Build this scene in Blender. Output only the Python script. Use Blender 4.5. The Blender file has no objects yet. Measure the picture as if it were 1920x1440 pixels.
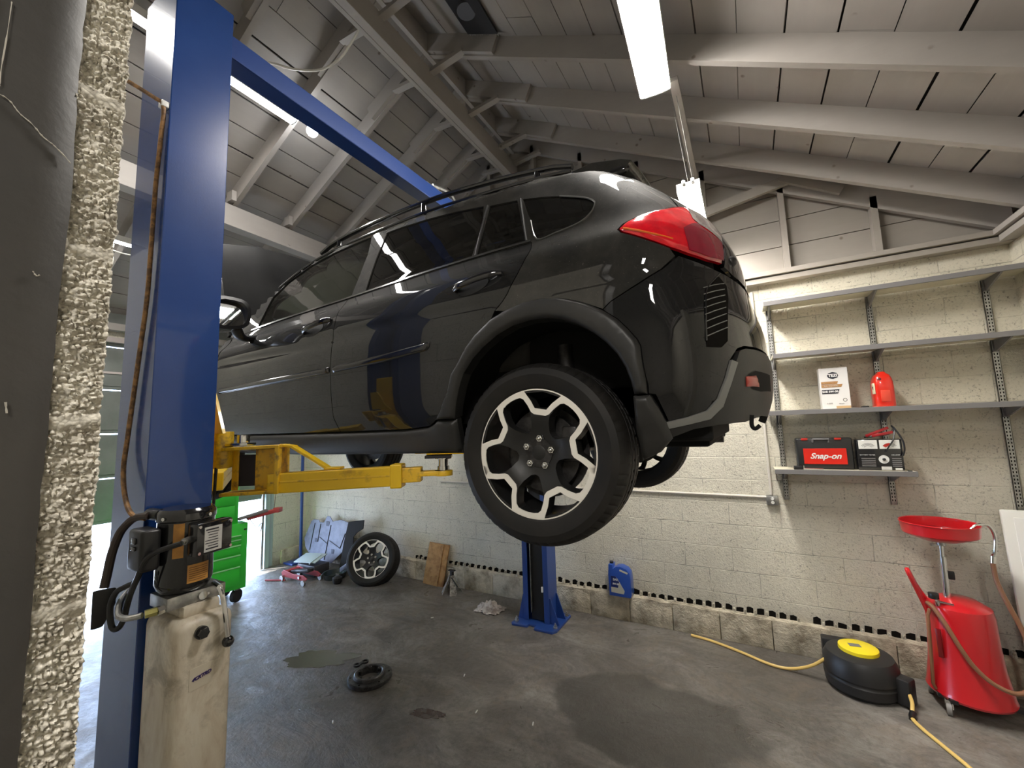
import bpy, bmesh, math, random
import numpy as np
from mathutils import Vector, Matrix, noise, geometry
random.seed(7)
PI=math.pi
SC=bpy.context.scene
COL=SC.collection
# ------------------------------------------------------------------ helpers
def frame_from(axis):
    a=Vector(axis).normalized()
    t=Vector((0,0,1)) if abs(a.z)<.9 else Vector((1,0,0))
    u=t.cross(a).normalized(); v=a.cross(u)
    return a,u,v
class G:
    def __init__(s): s.v=[]; s.f=[]; s.mi=[]
    def add(s,v,f,mi=0):
        n=len(s.v); s.v+= [tuple(p) for p in v]; s.f+=[tuple(i+n for i in q) for q in f]; s.mi+=[mi]*len(f); return s
    def box(s,x0,x1,y0,y1,z0,z1,mi=0):
        v=[(x,y,z) for x in (x0,x1) for y in (y0,y1) for z in (z0,z1)]
        return s.add(v,[(0,1,3,2),(4,6,7,5),(0,4,5,1),(2,3,7,6),(0,2,6,4),(1,5,7,3)],mi)
    def obox(s,c,ax,ay,az,mi=0):
        c=Vector(c);ax=Vector(ax);ay=Vector(ay);az=Vector(az)
        v=[c+a*ax+b*ay+d*az for a in (-1,1) for b in (-1,1) for d in (-1,1)]
        return s.add(v,[(0,1,3,2),(4,6,7,5),(0,4,5,1),(2,3,7,6),(0,2,6,4),(1,5,7,3)],mi)
    def beam(s,p0,p1,w,h,up=(0,0,1),mi=0):
        p0=Vector(p0);p1=Vector(p1);d=(p1-p0); L=d.length;d.normalize()
        side=d.cross(Vector(up)).normalized(); u=side.cross(d).normalized()
        return s.obox((p0+p1)/2,d*L/2,side*w/2,u*h/2,mi)
    def cyl(s,p0,p1,r0,r1=None,n=24,mi=0,caps=True):
        r1=r0 if r1 is None else r1
        p0=Vector(p0);p1=Vector(p1);a,u,v=frame_from(p1-p0)
        V=[];F=[]
        for p,r in ((p0,r0),(p1,r1)):
            for i in range(n):
                t=2*PI*i/n; V.append(p+u*math.cos(t)*r+v*math.sin(t)*r)
        for i in range(n):
            j=(i+1)%n; F.append((i,j,n+j,n+i))
        if caps: F.append(tuple(range(n-1,-1,-1))); F.append(tuple(range(n,2*n)))
        return s.add(V,F,mi)
    def lathe(s,prof,o,axis,n=48,mi=0,mod=None):
        a,u,v=frame_from(axis);o=Vector(o);V=[];F=[];m=len(prof)
        for i in range(n):
            t=2*PI*i/n
            for k,(r,h) in enumerate(prof):
                if mod: r=mod(i,k,r)
                V.append(o+a*h+(u*math.cos(t)+v*math.sin(t))*r)
        for i in range(n):
            j=(i+1)%n
            for k in range(m-1):
                F.append((i*m+k,j*m+k,j*m+k+1,i*m+k+1))
        return s.add(V,F,mi)
    def tube(s,pts,r,n=10,mi=0,closed=False,flat=1.0,up=None):
        pts=[Vector(p) for p in pts];m=len(pts);V=[];F=[];pu=None
        for i,p in enumerate(pts):
            if closed: d=pts[(i+1)%m]-pts[i-1]
            else: d=pts[min(i+1,m-1)]-pts[max(i-1,0)]
            d.normalize()
            if pu is None:
                _,u,_v=frame_from(d)
                if up is not None: u=(Vector(up)-d*Vector(up).dot(d)).normalized()
            else: u=(pu-d*pu.dot(d)).normalized()
            pu=u;w=d.cross(u);rr=r[i] if isinstance(r,(list,tuple)) else r
            for k in range(n):
                t=2*PI*k/n;V.append(p+u*math.cos(t)*rr+w*math.sin(t)*rr*flat)
        R=m if closed else m-1
        for i in range(R):
            i2=(i+1)%m
            for k in range(n):
                k2=(k+1)%n;F.append((i*n+k,i*n+k2,i2*n+k2,i2*n+k))
        if not closed: F.append(tuple(range(n-1,-1,-1)));F.append(tuple((m-1)*n+k for k in range(n)))
        return s.add(V,F,mi)
    def prism(s,poly,fn,d0,d1,mi=0):
        n=len(poly);V=[fn(a,b,d0) for a,b in poly]+[fn(a,b,d1) for a,b in poly]
        F=[tuple(range(n))[::-1],tuple(range(n,2*n))]+[(i,(i+1)%n,n+(i+1)%n,n+i) for i in range(n)]
        return s.add(V,F,mi)
    def ball(s,c,r,n=16,mi=0,sz=(1,1,1)):
        V=[];F=[];m=n//2
        for j in range(m+1):
            p=PI*j/m
            for i in range(n):
                t=2*PI*i/n;V.append((c[0]+r*sz[0]*math.sin(p)*math.cos(t),c[1]+r*sz[1]*math.sin(p)*math.sin(t),c[2]+r*sz[2]*math.cos(p)))
        for j in range(m):
            for i in range(n):
                k=(i+1)%n;F.append((j*n+i,(j+1)*n+i,(j+1)*n+k,j*n+k))
        return s.add(V,F,mi)
    def build(s,name,mats,parent=None,loc=(0,0,0),smooth=35,bevel=0,seg=2,recalc=True,merge=0):
        me=bpy.data.meshes.new(name)
        l=Vector(loc) if parent is None else Vector((0,0,0))
        me.from_pydata([tuple(Vector(p)-l) for p in s.v],[],s.f)
        if not isinstance(mats,(list,tuple)): mats=[mats]
        for m in mats: me.materials.append(m)
        me.polygons.foreach_set('material_index',s.mi)
        bm=bmesh.new();bm.from_mesh(me)
        if merge or True: bmesh.ops.remove_doubles(bm,verts=bm.verts,dist=merge or 1e-6)
        if recalc: bmesh.ops.recalc_face_normals(bm,faces=bm.faces)
        if bevel:
            es=[e for e in bm.edges if len(e.link_faces)==2 and e.calc_face_angle(0)>.6]
            bmesh.ops.bevel(bm,geom=es,offset=bevel,segments=seg,profile=.5,affect='EDGES',clamp_overlap=True)
        bm.to_mesh(me);bm.free()
        if smooth:
            me.shade_smooth(); me.set_sharp_from_angle(angle=math.radians(smooth))
        o=bpy.data.objects.new(name,me);COL.objects.link(o)
        link(o,parent,l)
        return o
def wloc(o):
    return Vector(o['_l']) if o.parent is None else Vector((0,0,0))
def link(o,parent,l=(0,0,0)):
    o['_l']=tuple(l)
    if parent is None: o.location=l
    else:
        o.parent=parent; o.matrix_parent_inverse=Matrix.Translation(-wloc(parent))
def thing(name,loc,label,cat,group=None):
    o=bpy.data.objects.new(name,None);COL.objects.link(o);o.location=loc;o['_l']=tuple(loc);o.empty_display_size=.1
    return tag(o,label,cat,group)
def tag(o,label,cat,group=None,kind=None):
    o['label']=label;o['category']=cat
    if group:o['group']=group
    if kind:o['kind']=kind
    return o
def struct(o): o['kind']='structure'; return o
def lab(o,t): o['label']=t; return o
def text(name,body,size,o,xdir,ydir,mat,parent,ext=.0008,shear=0,align='CENTER',offset=0):
    c=bpy.data.curves.new(name,'FONT');c.body=body;c.size=size;c.extrude=ext;c.align_x=align;c.align_y='CENTER';c.shear=shear;c.offset=offset
    c.materials.append(mat)
    X=Vector(xdir).normalized();Y=Vector(ydir).normalized();Z=X.cross(Y).normalized();Y=Z.cross(X)
    m=Matrix(((X.x,Y.x,Z.x,o[0]),(X.y,Y.y,Z.y,o[1]),(X.z,Y.z,Z.z,o[2]),(0,0,0,1)))
    tmp=bpy.data.objects.new(name+'_t',c);me=bpy.data.meshes.new_from_object(tmp);bpy.data.objects.remove(tmp)
    me.name=name
    if not me.materials: me.materials.append(mat)
    ob=bpy.data.objects.new(name,me);COL.objects.link(ob)
    if parent is not None:
        ob['_l']=(0,0,0)
        ob.parent=parent;ob.matrix_parent_inverse=Matrix.Translation(-wloc(parent))
    ob.matrix_basis=m
    return ob
def spline(pts,n=8):
    P=[Vector(p) for p in pts];out=[]
    for i in range(len(P)-1):
        a=P[max(i-1,0)];b=P[i];c=P[i+1];d=P[min(i+2,len(P)-1)]
        for k in range(n):
            t=k/n
            out.append(.5*((2*b)+(c-a)*t+(2*a-5*b+4*c-d)*t*t+(-a+3*b-3*c+d)*t**3))
    out.append(P[-1]);return out
# ------------------------------------------------------------------ materials
def nt(name):
    m=bpy.data.materials.new(name);m.use_nodes=True;t=m.node_tree
    return m,t,t.nodes['Principled BSDF']
def N(t,k,**kw):
    n=t.nodes.new(k)
    for a,b in kw.items():
        if a.startswith('i_'): n.inputs[a[2:].replace('_',' ')].default_value=b
        else: setattr(n,a,b)
    return n
def ramp(t,fac,stops):
    r=t.nodes.new('ShaderNodeValToRGB');e=r.color_ramp.elements
    while len(e)<len(stops): e.new(.5)
    for q,(p,c) in zip(e,stops): q.position=p; q.color=(*c,1) if len(c)==3 else c
    t.links.new(fac,r.inputs['Fac']);return r.outputs['Color']
def mix(t,fac,a,b,mode='MIX'):
    n=t.nodes.new('ShaderNodeMix');n.data_type='RGBA';n.blend_type=mode
    for s,v in ((n.inputs[0],fac),(n.inputs[6],a),(n.inputs[7],b)):
        if hasattr(v,'links') or isinstance(v,bpy.types.NodeSocket): t.links.new(v,s)
        elif isinstance(v,(int,float)): s.default_value=v
        else: s.default_value=(*v,1)
    return n.outputs[2]
def pos(t,kind='Object'):
    return t.nodes.new('ShaderNodeTexCoord').outputs[kind]
def nz(t,vec,scale,detail=4,rough=.6,dist=0):
    n=N(t,'ShaderNodeTexNoise');n.inputs['Scale'].default_value=scale;n.inputs['Detail'].default_value=detail;n.inputs['Roughness'].default_value=rough;n.inputs['Distortion'].default_value=dist
    t.links.new(vec,n.inputs['Vector']);return n.outputs[0]
def bumpn(t,bsdf,h,strength,dist):
    b=N(t,'ShaderNodeBump');b.inputs['Strength'].default_value=strength;b.inputs['Distance'].default_value=dist
    t.links.new(h,b.inputs['Height']);t.links.new(b.outputs[0],bsdf.inputs['Normal']);return b
def P(name,col,rough=.5,metal=0,coat=0,var=None,bump=None,spec=.5,alpha=1,emit=None,rvar=None):
    m,t,b=nt(name);b.inputs['Base Color'].default_value=(*col,1);b.inputs['Roughness'].default_value=rough;b.inputs['Metallic'].default_value=metal
    b.inputs['Coat Weight'].default_value=coat;b.inputs['Coat Roughness'].default_value=.04;b.inputs['Specular IOR Level'].default_value=spec
    v=pos(t)
    if var:
        sc,c2,lo,hi=var
        t.links.new(mix(t,ramp(t,nz(t,v,sc,6),[(lo,(0,0,0)),(hi,(1,1,1))]),col,c2),b.inputs['Base Color'])
    if rvar:
        sc,r1,r2=rvar
        t.links.new(ramp(t,nz(t,v,sc,5),[(.35,(r1,)*3),(.65,(r2,)*3)]),b.inputs['Roughness'])
    if bump: bumpn(t,b,nz(t,v,bump[0],5),bump[1],bump[2])
    if emit: b.inputs['Emission Color'].default_value=(*emit[0],1);b.inputs['Emission Strength'].default_value=emit[1]
    return m
def block_mat(name,horiz,col,dark,zoff=.111,hoff=0,bw=.406,rh=.2055):
    m,t,b=nt(name);v=pos(t,'Object')
    sp=N(t,'ShaderNodeSeparateXYZ');t.links.new(v,sp.inputs[0]);cb=N(t,'ShaderNodeCombineXYZ')
    t.links.new(sp.outputs[horiz],cb.inputs[0]);t.links.new(sp.outputs['Z'],cb.inputs[1])
    mp=N(t,'ShaderNodeMapping');mp.inputs['Location'].default_value=(hoff,zoff+20*rh,0);t.links.new(cb.outputs[0],mp.inputs[0])
    # slight waviness of the joints
    wv=N(t,'ShaderNodeTexNoise');wv.inputs['Scale'].default_value=5;t.links.new(v,wv.inputs['Vector'])
    ad=N(t,'ShaderNodeVectorMath',operation='SCALE');ad.inputs['Scale'].default_value=.012;t.links.new(wv.outputs['Color'],ad.inputs[0])
    a2=N(t,'ShaderNodeVectorMath',operation='ADD');t.links.new(mp.outputs[0],a2.inputs[0]);t.links.new(ad.outputs[0],a2.inputs[1])
    br=N(t,'ShaderNodeTexBrick');br.offset=.5;br.offset_frequency=2
    for k,x in (('Scale',1),('Mortar Size',.0045),('Mortar Smooth',.6),('Brick Width',bw),('Row Height',rh),('Bias',0)): br.inputs[k].default_value=x
    t.links.new(a2.outputs[0],br.inputs['Vector'])
    big=nz(t,v,2.2,6,.65);fine=nz(t,v,62,6,.75);mid=nz(t,v,16,6,.65)
    c=mix(t,ramp(t,big,[(.3,(0,0,0)),(.75,(1,1,1))]),col,[x*.80 for x in col])
    pit=ramp(t,fine,[(.35,(1,1,1)),(.46,(0,0,0))])
    pm=N(t,'ShaderNodeMath',operation='MULTIPLY');t.links.new(pit,pm.inputs[0]);t.links.new(ramp(t,mid,[(.4,(.12,)*3),(.62,(.85,)*3)]),pm.inputs[1])
    c=mix(t,pm.outputs[0],c,dark)
    jm=N(t,'ShaderNodeMath',operation='MULTIPLY');t.links.new(br.outputs['Fac'],jm.inputs[0]);t.links.new(ramp(t,nz(t,v,4,4),[(.46,(.0,)*3),(.66,(.8,)*3)]),jm.inputs[1])
    c=mix(t,jm.outputs[0],c,[x*.35 for x in col])
    # grime near the floor
    gz=N(t,'ShaderNodeMapRange');gz.inputs['From Min'].default_value=-1.55;gz.inputs['From Max'].default_value=-1.95;t.links.new(sp.outputs['Z'],gz.inputs['Value'])
    gm=N(t,'ShaderNodeMath',operation='MULTIPLY');t.links.new(gz.outputs[0],gm.inputs[0]);t.links.new(ramp(t,nz(t,v,7,6),[(.3,(.2,)*3),(.7,(1,)*3)]),gm.inputs[1])
    c=mix(t,gm.outputs[0],c,(.16,.13,.09))
    t.links.new(c,b.inputs['Base Color']);b.inputs['Roughness'].default_value=.62
    h=mix(t,.5,fine,mid);h2=mix(t,br.outputs['Fac'],h,(.25,.25,.25))
    bumpn(t,b,h2,1.0,.022)
    return m
CREAM=(.76,.72,.60)
M={}
M['wallX']=block_mat('painted_block_facing_aisle','X',CREAM,(.10,.09,.06),hoff=.006)
M['wallY']=block_mat('painted_block_side','Y',CREAM,(.10,.09,.06))
M['wallXdull']=block_mat('grey_block','X',(.36,.34,.29),(.08,.07,.06))
M['wallYdull']=block_mat('grey_block_side','Y',(.36,.34,.29),(.08,.07,.06))
M['plinth']=P('raw_block',(.58,.52,.40),.85,var=(6,(.22,.185,.13),.42,.68),bump=(45,1,.015))
M['mortar']=P('broken_mortar',(.62,.58,.48),.9,var=(30,(.3,.27,.2),.4,.6),bump=(80,.9,.01))
M['hole']=P('hollow_core',(.008,.007,.006),1,spec=.1)
def wood_mat(name,col,axis):
    m,t,b=nt(name);v=pos(t);mp=N(t,'ShaderNodeMapping');s=[14,14,14];s['XYZ'.index(axis)]=1.2
    mp.inputs['Scale'].default_value=s;t.links.new(v,mp.inputs[0])
    g=nz(t,mp.outputs[0],1.5,6,.7,.4);big=nz(t,v,1.7,4)
    c=mix(t,ramp(t,big,[(.3,(0,0,0)),(.7,(1,1,1))]),col,[x*.84 for x in col])
    c=mix(t,ramp(t,g,[(.2,(.0,)*3),(.8,(.35,)*3)]),c,[x*.72 for x in col])
    vo=N(t,'ShaderNodeTexVoronoi');vo.inputs['Scale'].default_value=5.5;vo.inputs['Randomness'].default_value=1;t.links.new(v,vo.inputs['Vector'])
    kn=ramp(t,vo.outputs['Distance'],[(.05,(1,1,1)),(.10,(0,0,0))])
    km=N(t,'ShaderNodeMath',operation='MULTIPLY');t.links.new(kn,km.inputs[0]);t.links.new(ramp(t,nz(t,v,2.8,2),[(.44,(0,)*3),(.50,(.8,)*3)]),km.inputs[1])
    c=mix(t,km.outputs[0],c,(.12,.09,.07))
    t.links.new(c,b.inputs['Base Color']);b.inputs['Roughness'].default_value=.6
    bumpn(t,b,g,.25,.004);return m
ROOF=(.37,.342,.315)
M['board']=wood_mat('painted_roof_board',ROOF,'Y')
M['rafter']=wood_mat('painted_rafter',(.37,.342,.315),'X')
M['beamY']=wood_mat('painted_beam',(.38,.352,.325),'Y')
M['siding']=wood_mat('gable_siding',(.33,.30,.265),'X')
M['backsheet']=P('dark_backing',(.02,.02,.02),.9)
def floor_mat():
    m,t,b=nt('worn_concrete');v=pos(t)
    n1=nz(t,v,.55,6,.6,.6);n2=nz(t,v,3.2,8,.7,1.2);n3=nz(t,v,26,6,.7)
    mp=N(t,'ShaderNodeMapping');mp.inputs['Rotation'].default_value=(0,0,.5);mp.inputs['Scale'].default_value=(1,1.7,1);t.links.new(v,mp.inputs[0])
    n4=nz(t,mp.outputs[0],1.9,10,.78,.9)
    c=ramp(t,n4,[(.34,(.075,.068,.062)),(.47,(.15,.137,.124)),(.56,(.22,.204,.184)),(.70,(.33,.312,.285))])
    c=mix(t,ramp(t,n1,[(.42,(0,)*3),(.62,(.62,)*3)]),c,(.10,.088,.074))
    c=mix(t,ramp(t,n2,[(.50,(0,)*3),(.66,(.55,)*3)]),c,(.20,.165,.128))
    c=mix(t,ramp(t,n3,[(.35,(.35,)*3),(.5,(0,)*3)]),c,(.04,.036,.032))
    # old oil-darkened patch
    sp=N(t,'ShaderNodeVectorMath',operation='DISTANCE');sc=N(t,'ShaderNodeMapping');sc.inputs['Location'].default_value=(.72,-3.05*1.5,0);sc.inputs['Scale'].default_value=(1,1.5,1)
    wob=N(t,'ShaderNodeVectorMath',operation='ADD');wn=N(t,'ShaderNodeTexNoise');wn.inputs['Scale'].default_value=2.5;wn.inputs['Detail'].default_value=5;t.links.new(v,wn.inputs['Vector'])
    ws=N(t,'ShaderNodeVectorMath',operation='SCALE');ws.inputs['Scale'].default_value=.6;t.links.new(wn.outputs['Color'],ws.inputs[0])
    t.links.new(v,sc.inputs[0]);t.links.new(sc.outputs[0],wob.inputs[0]);t.links.new(ws.outputs[0],wob.inputs[1]);t.links.new(wob.outputs[0],sp.inputs[0]);sp.inputs[1].default_value=(.3,.3,.3-1.95)
    c=mix(t,ramp(t,sp.outputs['Value'],[(.62,(.75,)*3),(.70,(0,)*3)]),c,(.055,.050,.042))
    t.links.new(c,b.inputs['Base Color'])
    t.links.new(ramp(t,n2,[(.3,(.22,)*3),(.6,(.5,)*3)]),b.inputs['Roughness'])
    h=mix(t,.6,n3,n4);bumpn(t,b,h,.8,.02);return m
M['floor']=floor_mat()
M['blue']=P('blue_powder_coat',(.009,.043,.195),.27,coat=.5,bump=(160,.10,.002),var=(3,(.014,.055,.225),.3,.7))
M['blue2']=P('blue_powder_coat_far',(.018,.055,.23),.32,coat=.3,bump=(120,.06,.002))
M['yellow']=P('yellow_enamel',(.86,.55,.010),.38,coat=.3,var=(16,(.45,.25,.02),.58,.8),bump=(40,.15,.003))
M['yellowdirty']=P('scuffed_yellow_enamel',(.78,.48,.022),.42,coat=.2,var=(30,(.22,.13,.04),.5,.72),bump=(40,.25,.003))
M['steel']=P('galvanised_steel',(.5,.5,.48),.38,1,var=(25,(.32,.32,.31),.4,.6))
M['chrome']=P('bright_steel',(.75,.75,.73),.16,1)
M['grey']=P('shelf_grey',(.17,.165,.165),.5)
M['shelftop']=P('shelf_laminate',(.60,.56,.44),.45,var=(5,(.5,.46,.36),.4,.6))
M['black']=P('black_plastic',(.012,.012,.013),.35)
M['blackgloss']=P('black_gloss_enamel',(.012,.012,.014),.14,coat=.6)
M['rubber']=P('black_rubber',(.014,.013,.013),.62,bump=(220,.08,.001),spec=.35)
M['orange']=P('amber_warning_label',(.62,.30,.06),.5,var=(14,(.42,.2,.05),.4,.62))
M['paper']=P('paper_label',(.62,.62,.60),.5)
M['ink']=P('print_ink',(.02,.02,.03),.6)
M['white']=P('white_plastic',(.78,.78,.76),.35)
M['whitepaint']=P('white_enamel',(.80,.80,.76),.3)
def tank_mat():
    m,t,b=nt('stained_tank_plastic');v=pos(t);mp=N(t,'ShaderNodeMapping');mp.inputs['Scale'].default_value=(9,9,3.2);t.links.new(v,mp.inputs[0])
    a=nz(t,mp.outputs[0],1.3,7,.7,.8);d=nz(t,v,7,7,.7,.5)
    c=ramp(t,a,[(.28,(.40,.31,.22)),(.42,(.62,.54,.43)),(.6,(.72,.66,.55)),(.8,(.78,.74,.65))])
    c=mix(t,ramp(t,d,[(.50,(0,)*3),(.66,(.7,)*3)]),c,(.24,.20,.14))
    t.links.new(c,b.inputs['Base Color']);b.inputs['Roughness'].default_value=.4;b.inputs['Subsurface Weight'].default_value=.0
    return m
M['tank']=tank_mat()
M['red']=P('red_enamel',(.55,.012,.018),.28,coat=.5,bump=(30,.04,.002))
M['redin']=P('red_enamel_oily',(.28,.006,.01),.3,coat=.4)
M['hosebrown']=P('translucent_brown_hose',(.22,.10,.05),.35,coat=.3)
M['cablebrown']=P('taped_brown_cable',(.36,.19,.07),.55,var=(45,(.13,.07,.03),.42,.58))
M['cabledark']=P('dark_cable',(.05,.035,.028),.5)
M['hoseyellow']=P('yellow_hose',(.75,.52,.16),.4)
M['yelloworange']=P('yellow_plastic',(.82,.66,.02),.35)
M['green']=P('green_enamel',(.04,.62,.05),.35,coat=.3)
M['greendark']=P('green_enamel_deep',(.015,.30,.03),.4)
M['wood']=P('raw_plywood',(.42,.24,.09),.7,var=(11,(.20,.09,.03),.42,.66),bump=(40,.3,.003))
M['woodpaint']=P('dark_painted_timber',(.035,.033,.030),.5,var=(3,(.055,.050,.044),.35,.7),bump=(25,.25,.004))
M['castiron']=P('cast_iron',(.055,.052,.052),.45,.6,var=(30,(.025,.024,.024),.4,.6),bump=(80,.3,.002))
M['undertray']=P('blue_grey_moulded_plastic',(.20,.22,.30),.5,var=(8,(.13,.14,.19),.4,.7))
M['paintblack']=None
def carpaint(name,dust):
    m,t,b=nt(name);v=pos(t)
    b.inputs['Specular IOR Level'].default_value=.15;b.inputs['Coat Weight'].default_value=1;b.inputs['Coat Roughness'].default_value=.025;b.inputs['Coat IOR'].default_value=1.52
    d=nz(t,v,5,7,.7,.3);f=nz(t,v,160,3,.8)
    c=mix(t,ramp(t,d,[(.35,(.25*dust,)*3),(.75,(dust,)*3)]),(.004,.0042,.0046),(.17,.16,.135))
    sp=ramp(t,f,[(.66,(0,)*3),(.74,(.6*min(1,dust*5),)*3)])
    c=mix(t,sp,c,(.30,.28,.23))
    t.links.new(c,b.inputs['Base Color']);b.inputs['Roughness'].default_value=.7
    return m
M['paint']=carpaint('dusty_black_car_paint',.20)
M['paintclean']=carpaint('black_car_paint',.010)
M['hoodpaint']=carpaint('speckled_black_hood_paint',.05);M['hoodpaint'].node_tree.nodes['Principled BSDF'].inputs['Coat Weight'].default_value=.25;M['hoodpaint'].node_tree.nodes['Principled BSDF'].inputs['Coat Roughness'].default_value=.2
M['cladding']=P('matt_black_cladding',(.018,.018,.0175),.46,spec=.45,bump=(300,.08,.0006),var=(4,(.028,.027,.025),.4,.7))
M['claddinglight']=P('painted_highlight_grey',(.20,.20,.19),.45)  # paler grey stands for light on the chamfer and reflected lines
def glass(name,tint,rgh=.02,dust=.0):
    m,t,b=nt(name);t.nodes.remove(b);out=t.nodes['Material Output']
    tr=N(t,'ShaderNodeBsdfTransparent');tr.inputs[0].default_value=(*tint,1)
    gl=N(t,'ShaderNodeBsdfGlossy');gl.inputs['Roughness'].default_value=rgh
    fr=N(t,'ShaderNodeFresnel');fr.inputs[0].default_value=1.52
    geo=N(t,'ShaderNodeNewGeometry')
    mx=N(t,'ShaderNodeMixShader');t.links.new(fr.outputs[0],mx.inputs[0]);t.links.new(tr.outputs[0],mx.inputs[1]);t.links.new(gl.outputs[0],mx.inputs[2])
    df=N(t,'ShaderNodeBsdfDiffuse');df.inputs[0].default_value=(.3,.29,.26,1)
    m2=N(t,'ShaderNodeMixShader');v=pos(t)
    t.links.new(ramp(t,nz(t,v,60,4,.8),[(.4,(dust*.2,)*3),(.75,(dust,)*3)]),m2.inputs[0]);t.links.new(mx.outputs[0],m2.inputs[1]);t.links.new(df.outputs[0],m2.inputs[2])
    t.links.new(m2.outputs[0],out.inputs[0]);return m
M['glassclear']=glass('door_glass',(.86,.93,.82),dust=.04)
M['glassdark']=glass('privacy_glass',(.035,.035,.035),dust=.06)
M['lensred']=P('red_lamp_lens',(.85,.006,.02),.12,coat=1,var=(20,(.55,.0,.012),.45,.7))
M['lensdeep']=P('deep_red_lamp_lens',(.30,.006,.03),.1,coat=1)
M['lenswhite']=P('clear_lamp_lens',(.42,.38,.36),.08,coat=1,var=(22,(.25,.2,.2),.4,.6))
M['alloy']=P('machined_alloy',(.90,.87,.80),.38,.25)
M['alloydark']=P('dark_alloy_paint',(.013,.013,.013),.38)
M['interior']=P('dark_cabin_trim',(.035,.033,.03),.8)
M['seat']=P('charcoal_seat_cloth',(.04,.038,.036),.9)
M['underbody']=P('underbody_coating',(.010,.010,.010),.8,spec=.2)
M['tread']=P('tyre_rubber',(.010,.0095,.009),.6,spec=.3,var=(9,(.017,.015,.013),.4,.7))
M['mirrorglass']=P('mirror_glass',(.85,.87,.87),.02,1)
def emis(name,col,s):
    m,t,b=nt(name);b.inputs['Base Color'].default_value=(.9,.9,.9,1);b.inputs['Emission Color'].default_value=(*col,1);b.inputs['Emission Strength'].default_value=s;return m
M['tubeL']=emis('lit_tube_white',(1,.965,.92),95)
M['tubeR']=emis('lit_diffuser_white',(1,.955,.89),95)
M['bulb']=emis('lit_bulb',(.95,.97,1),60)
# ------------------------------------------------------------------ room
FZ=-1.95; YB=4.40; XL=-6.45; XR=1.80; YN=-4.2; RX=-2.35
def zb(x): return 2.3-.534*x if x>RX else 4.81+.534*x     # underside of the rafters
fl=G().box(XL-.2,XR+.2,YN-.2,YB+.2,FZ-.15,FZ); struct(fl.build('floor',M['floor'],smooth=0))
M['yard']=P('sunlit_yard',(.62,.64,.66),.8)
struct(G().box(-30,XL-.2,-12,16,FZ-.15,FZ-.01).build('ground',M['yard'],smooth=0))
# back wall: block wall with its lowest course standing proud and the broken course above it
PZ=-1.70
g=G().box(XL-.2,XR+.2,YB,YB+.2,FZ,1.25);wb=struct(g.build('wall_back',M['wallX'],smooth=0))
g=G();random.seed(3);x=XL
pts=[]
while x<XR:
    x2=min(x+.406,XR); g.box(x+.003,x2-.003,YB-.055+random.uniform(-.004,.004),YB+.01,FZ,PZ+random.uniform(-.012,.0)); x=x2
struct(g.build('plinth',M['plinth'],wb,bevel=.004))
g=G();h=G();x=XL+.25;random.seed(11)
while x<XR-.02:
    w=random.uniform(.048,.062);gap=random.uniform(.022,.034)
    skip=(-4.9<x<-4.1) or (.22<x<.34)
    if not skip:
        zz=PZ+random.uniform(-.004,.006);hh=random.uniform(.040,.055)
        # dark hollow core with a ragged outline
        c=[(x,zz),(x+w*.95,zz+random.uniform(-.004,.004)),(x+w,zz+hh*random.uniform(.7,1)),(x+w*.55,zz+hh*random.uniform(.9,1.12)),(x+w*.05,zz+hh*random.uniform(.75,1.05))]
        h.prism(c,lambda a,b,d:(a,d,b),YB-.004,YB+.001)
        c=[(x+w,PZ-.01),(x+w+gap,PZ-.01),(x+w+gap*.8,zz+hh*random.uniform(.5,.9)),(x+w+gap*.3,zz+hh*random.uniform(.5,.9))]
        g.prism(c,lambda a,b,d:(a,d,b),YB-random.uniform(.02,.04),YB+.003)
    x+=w+gap
lab(struct(h.build('hollow_core',M['hole'],wb,smooth=0)),'row of dark open cores in the broken block course')
struct(g.build('broken_web',M['mortar'],wb,smooth=0))
# mortar ledge, rough
g=G();n=260
V=[];F=[]
for i in range(n+1):
    xx=XL+(XR-XL)*i/n
    for k,(yy,zz) in enumerate(((YB-.052,PZ-.045),(YB-.054,PZ-.012),(YB-.036,PZ+.006),(YB+.004,PZ+.004))):
        s=noise.noise(Vector((xx*9,k*3.1,0)))
        V.append((xx,yy+s*.012,zz+noise.noise(Vector((xx*14,k*7.7,2)))*.014))
for i in range(n):
    for k in range(3): F.append((i*4+k,(i+1)*4+k,(i+1)*4+k+1,i*4+k+1))
g.add(V,F);struct(g.build('mortar_ledge',M['plinth'],wb))
# other walls
g=G().box(XL-.2,XL,3.86,YB,FZ,1.30).box(XL-.2,XL,YN,.15,FZ,1.30).box(XL-.2,XL,.15,3.86,1.22,1.30)
wl=struct(g.build('wall_left',M['wallY'],smooth=0))
struct(G().box(XL-.01,XL+.035,3.98,YB-.05,FZ,-1.745).build('plinth',M['plinth'],wl,bevel=.006))
struct(G().box(XR,XR+.2,YN-.2,YB+.2,FZ,1.25).build('wall_right',M['wallY'],smooth=0))
struct(G().box(XL-.2,XR+.2,YN-.2,YN,FZ,3.6).build('wall_rear',M['wallXdull'],smooth=0))
# partition between the bays: its broken end is what stands close at the left of the picture
XE=-.70;Y0,Y1=-.03,.200;YS=.153
g=G().box(XL,XE-.02,Y0,Y1-.004,FZ,1.25).box(1.32,XR,Y0,Y1,FZ,1.25)
wf=struct(g.build('wall_front',M['wallX'],smooth=0))
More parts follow.
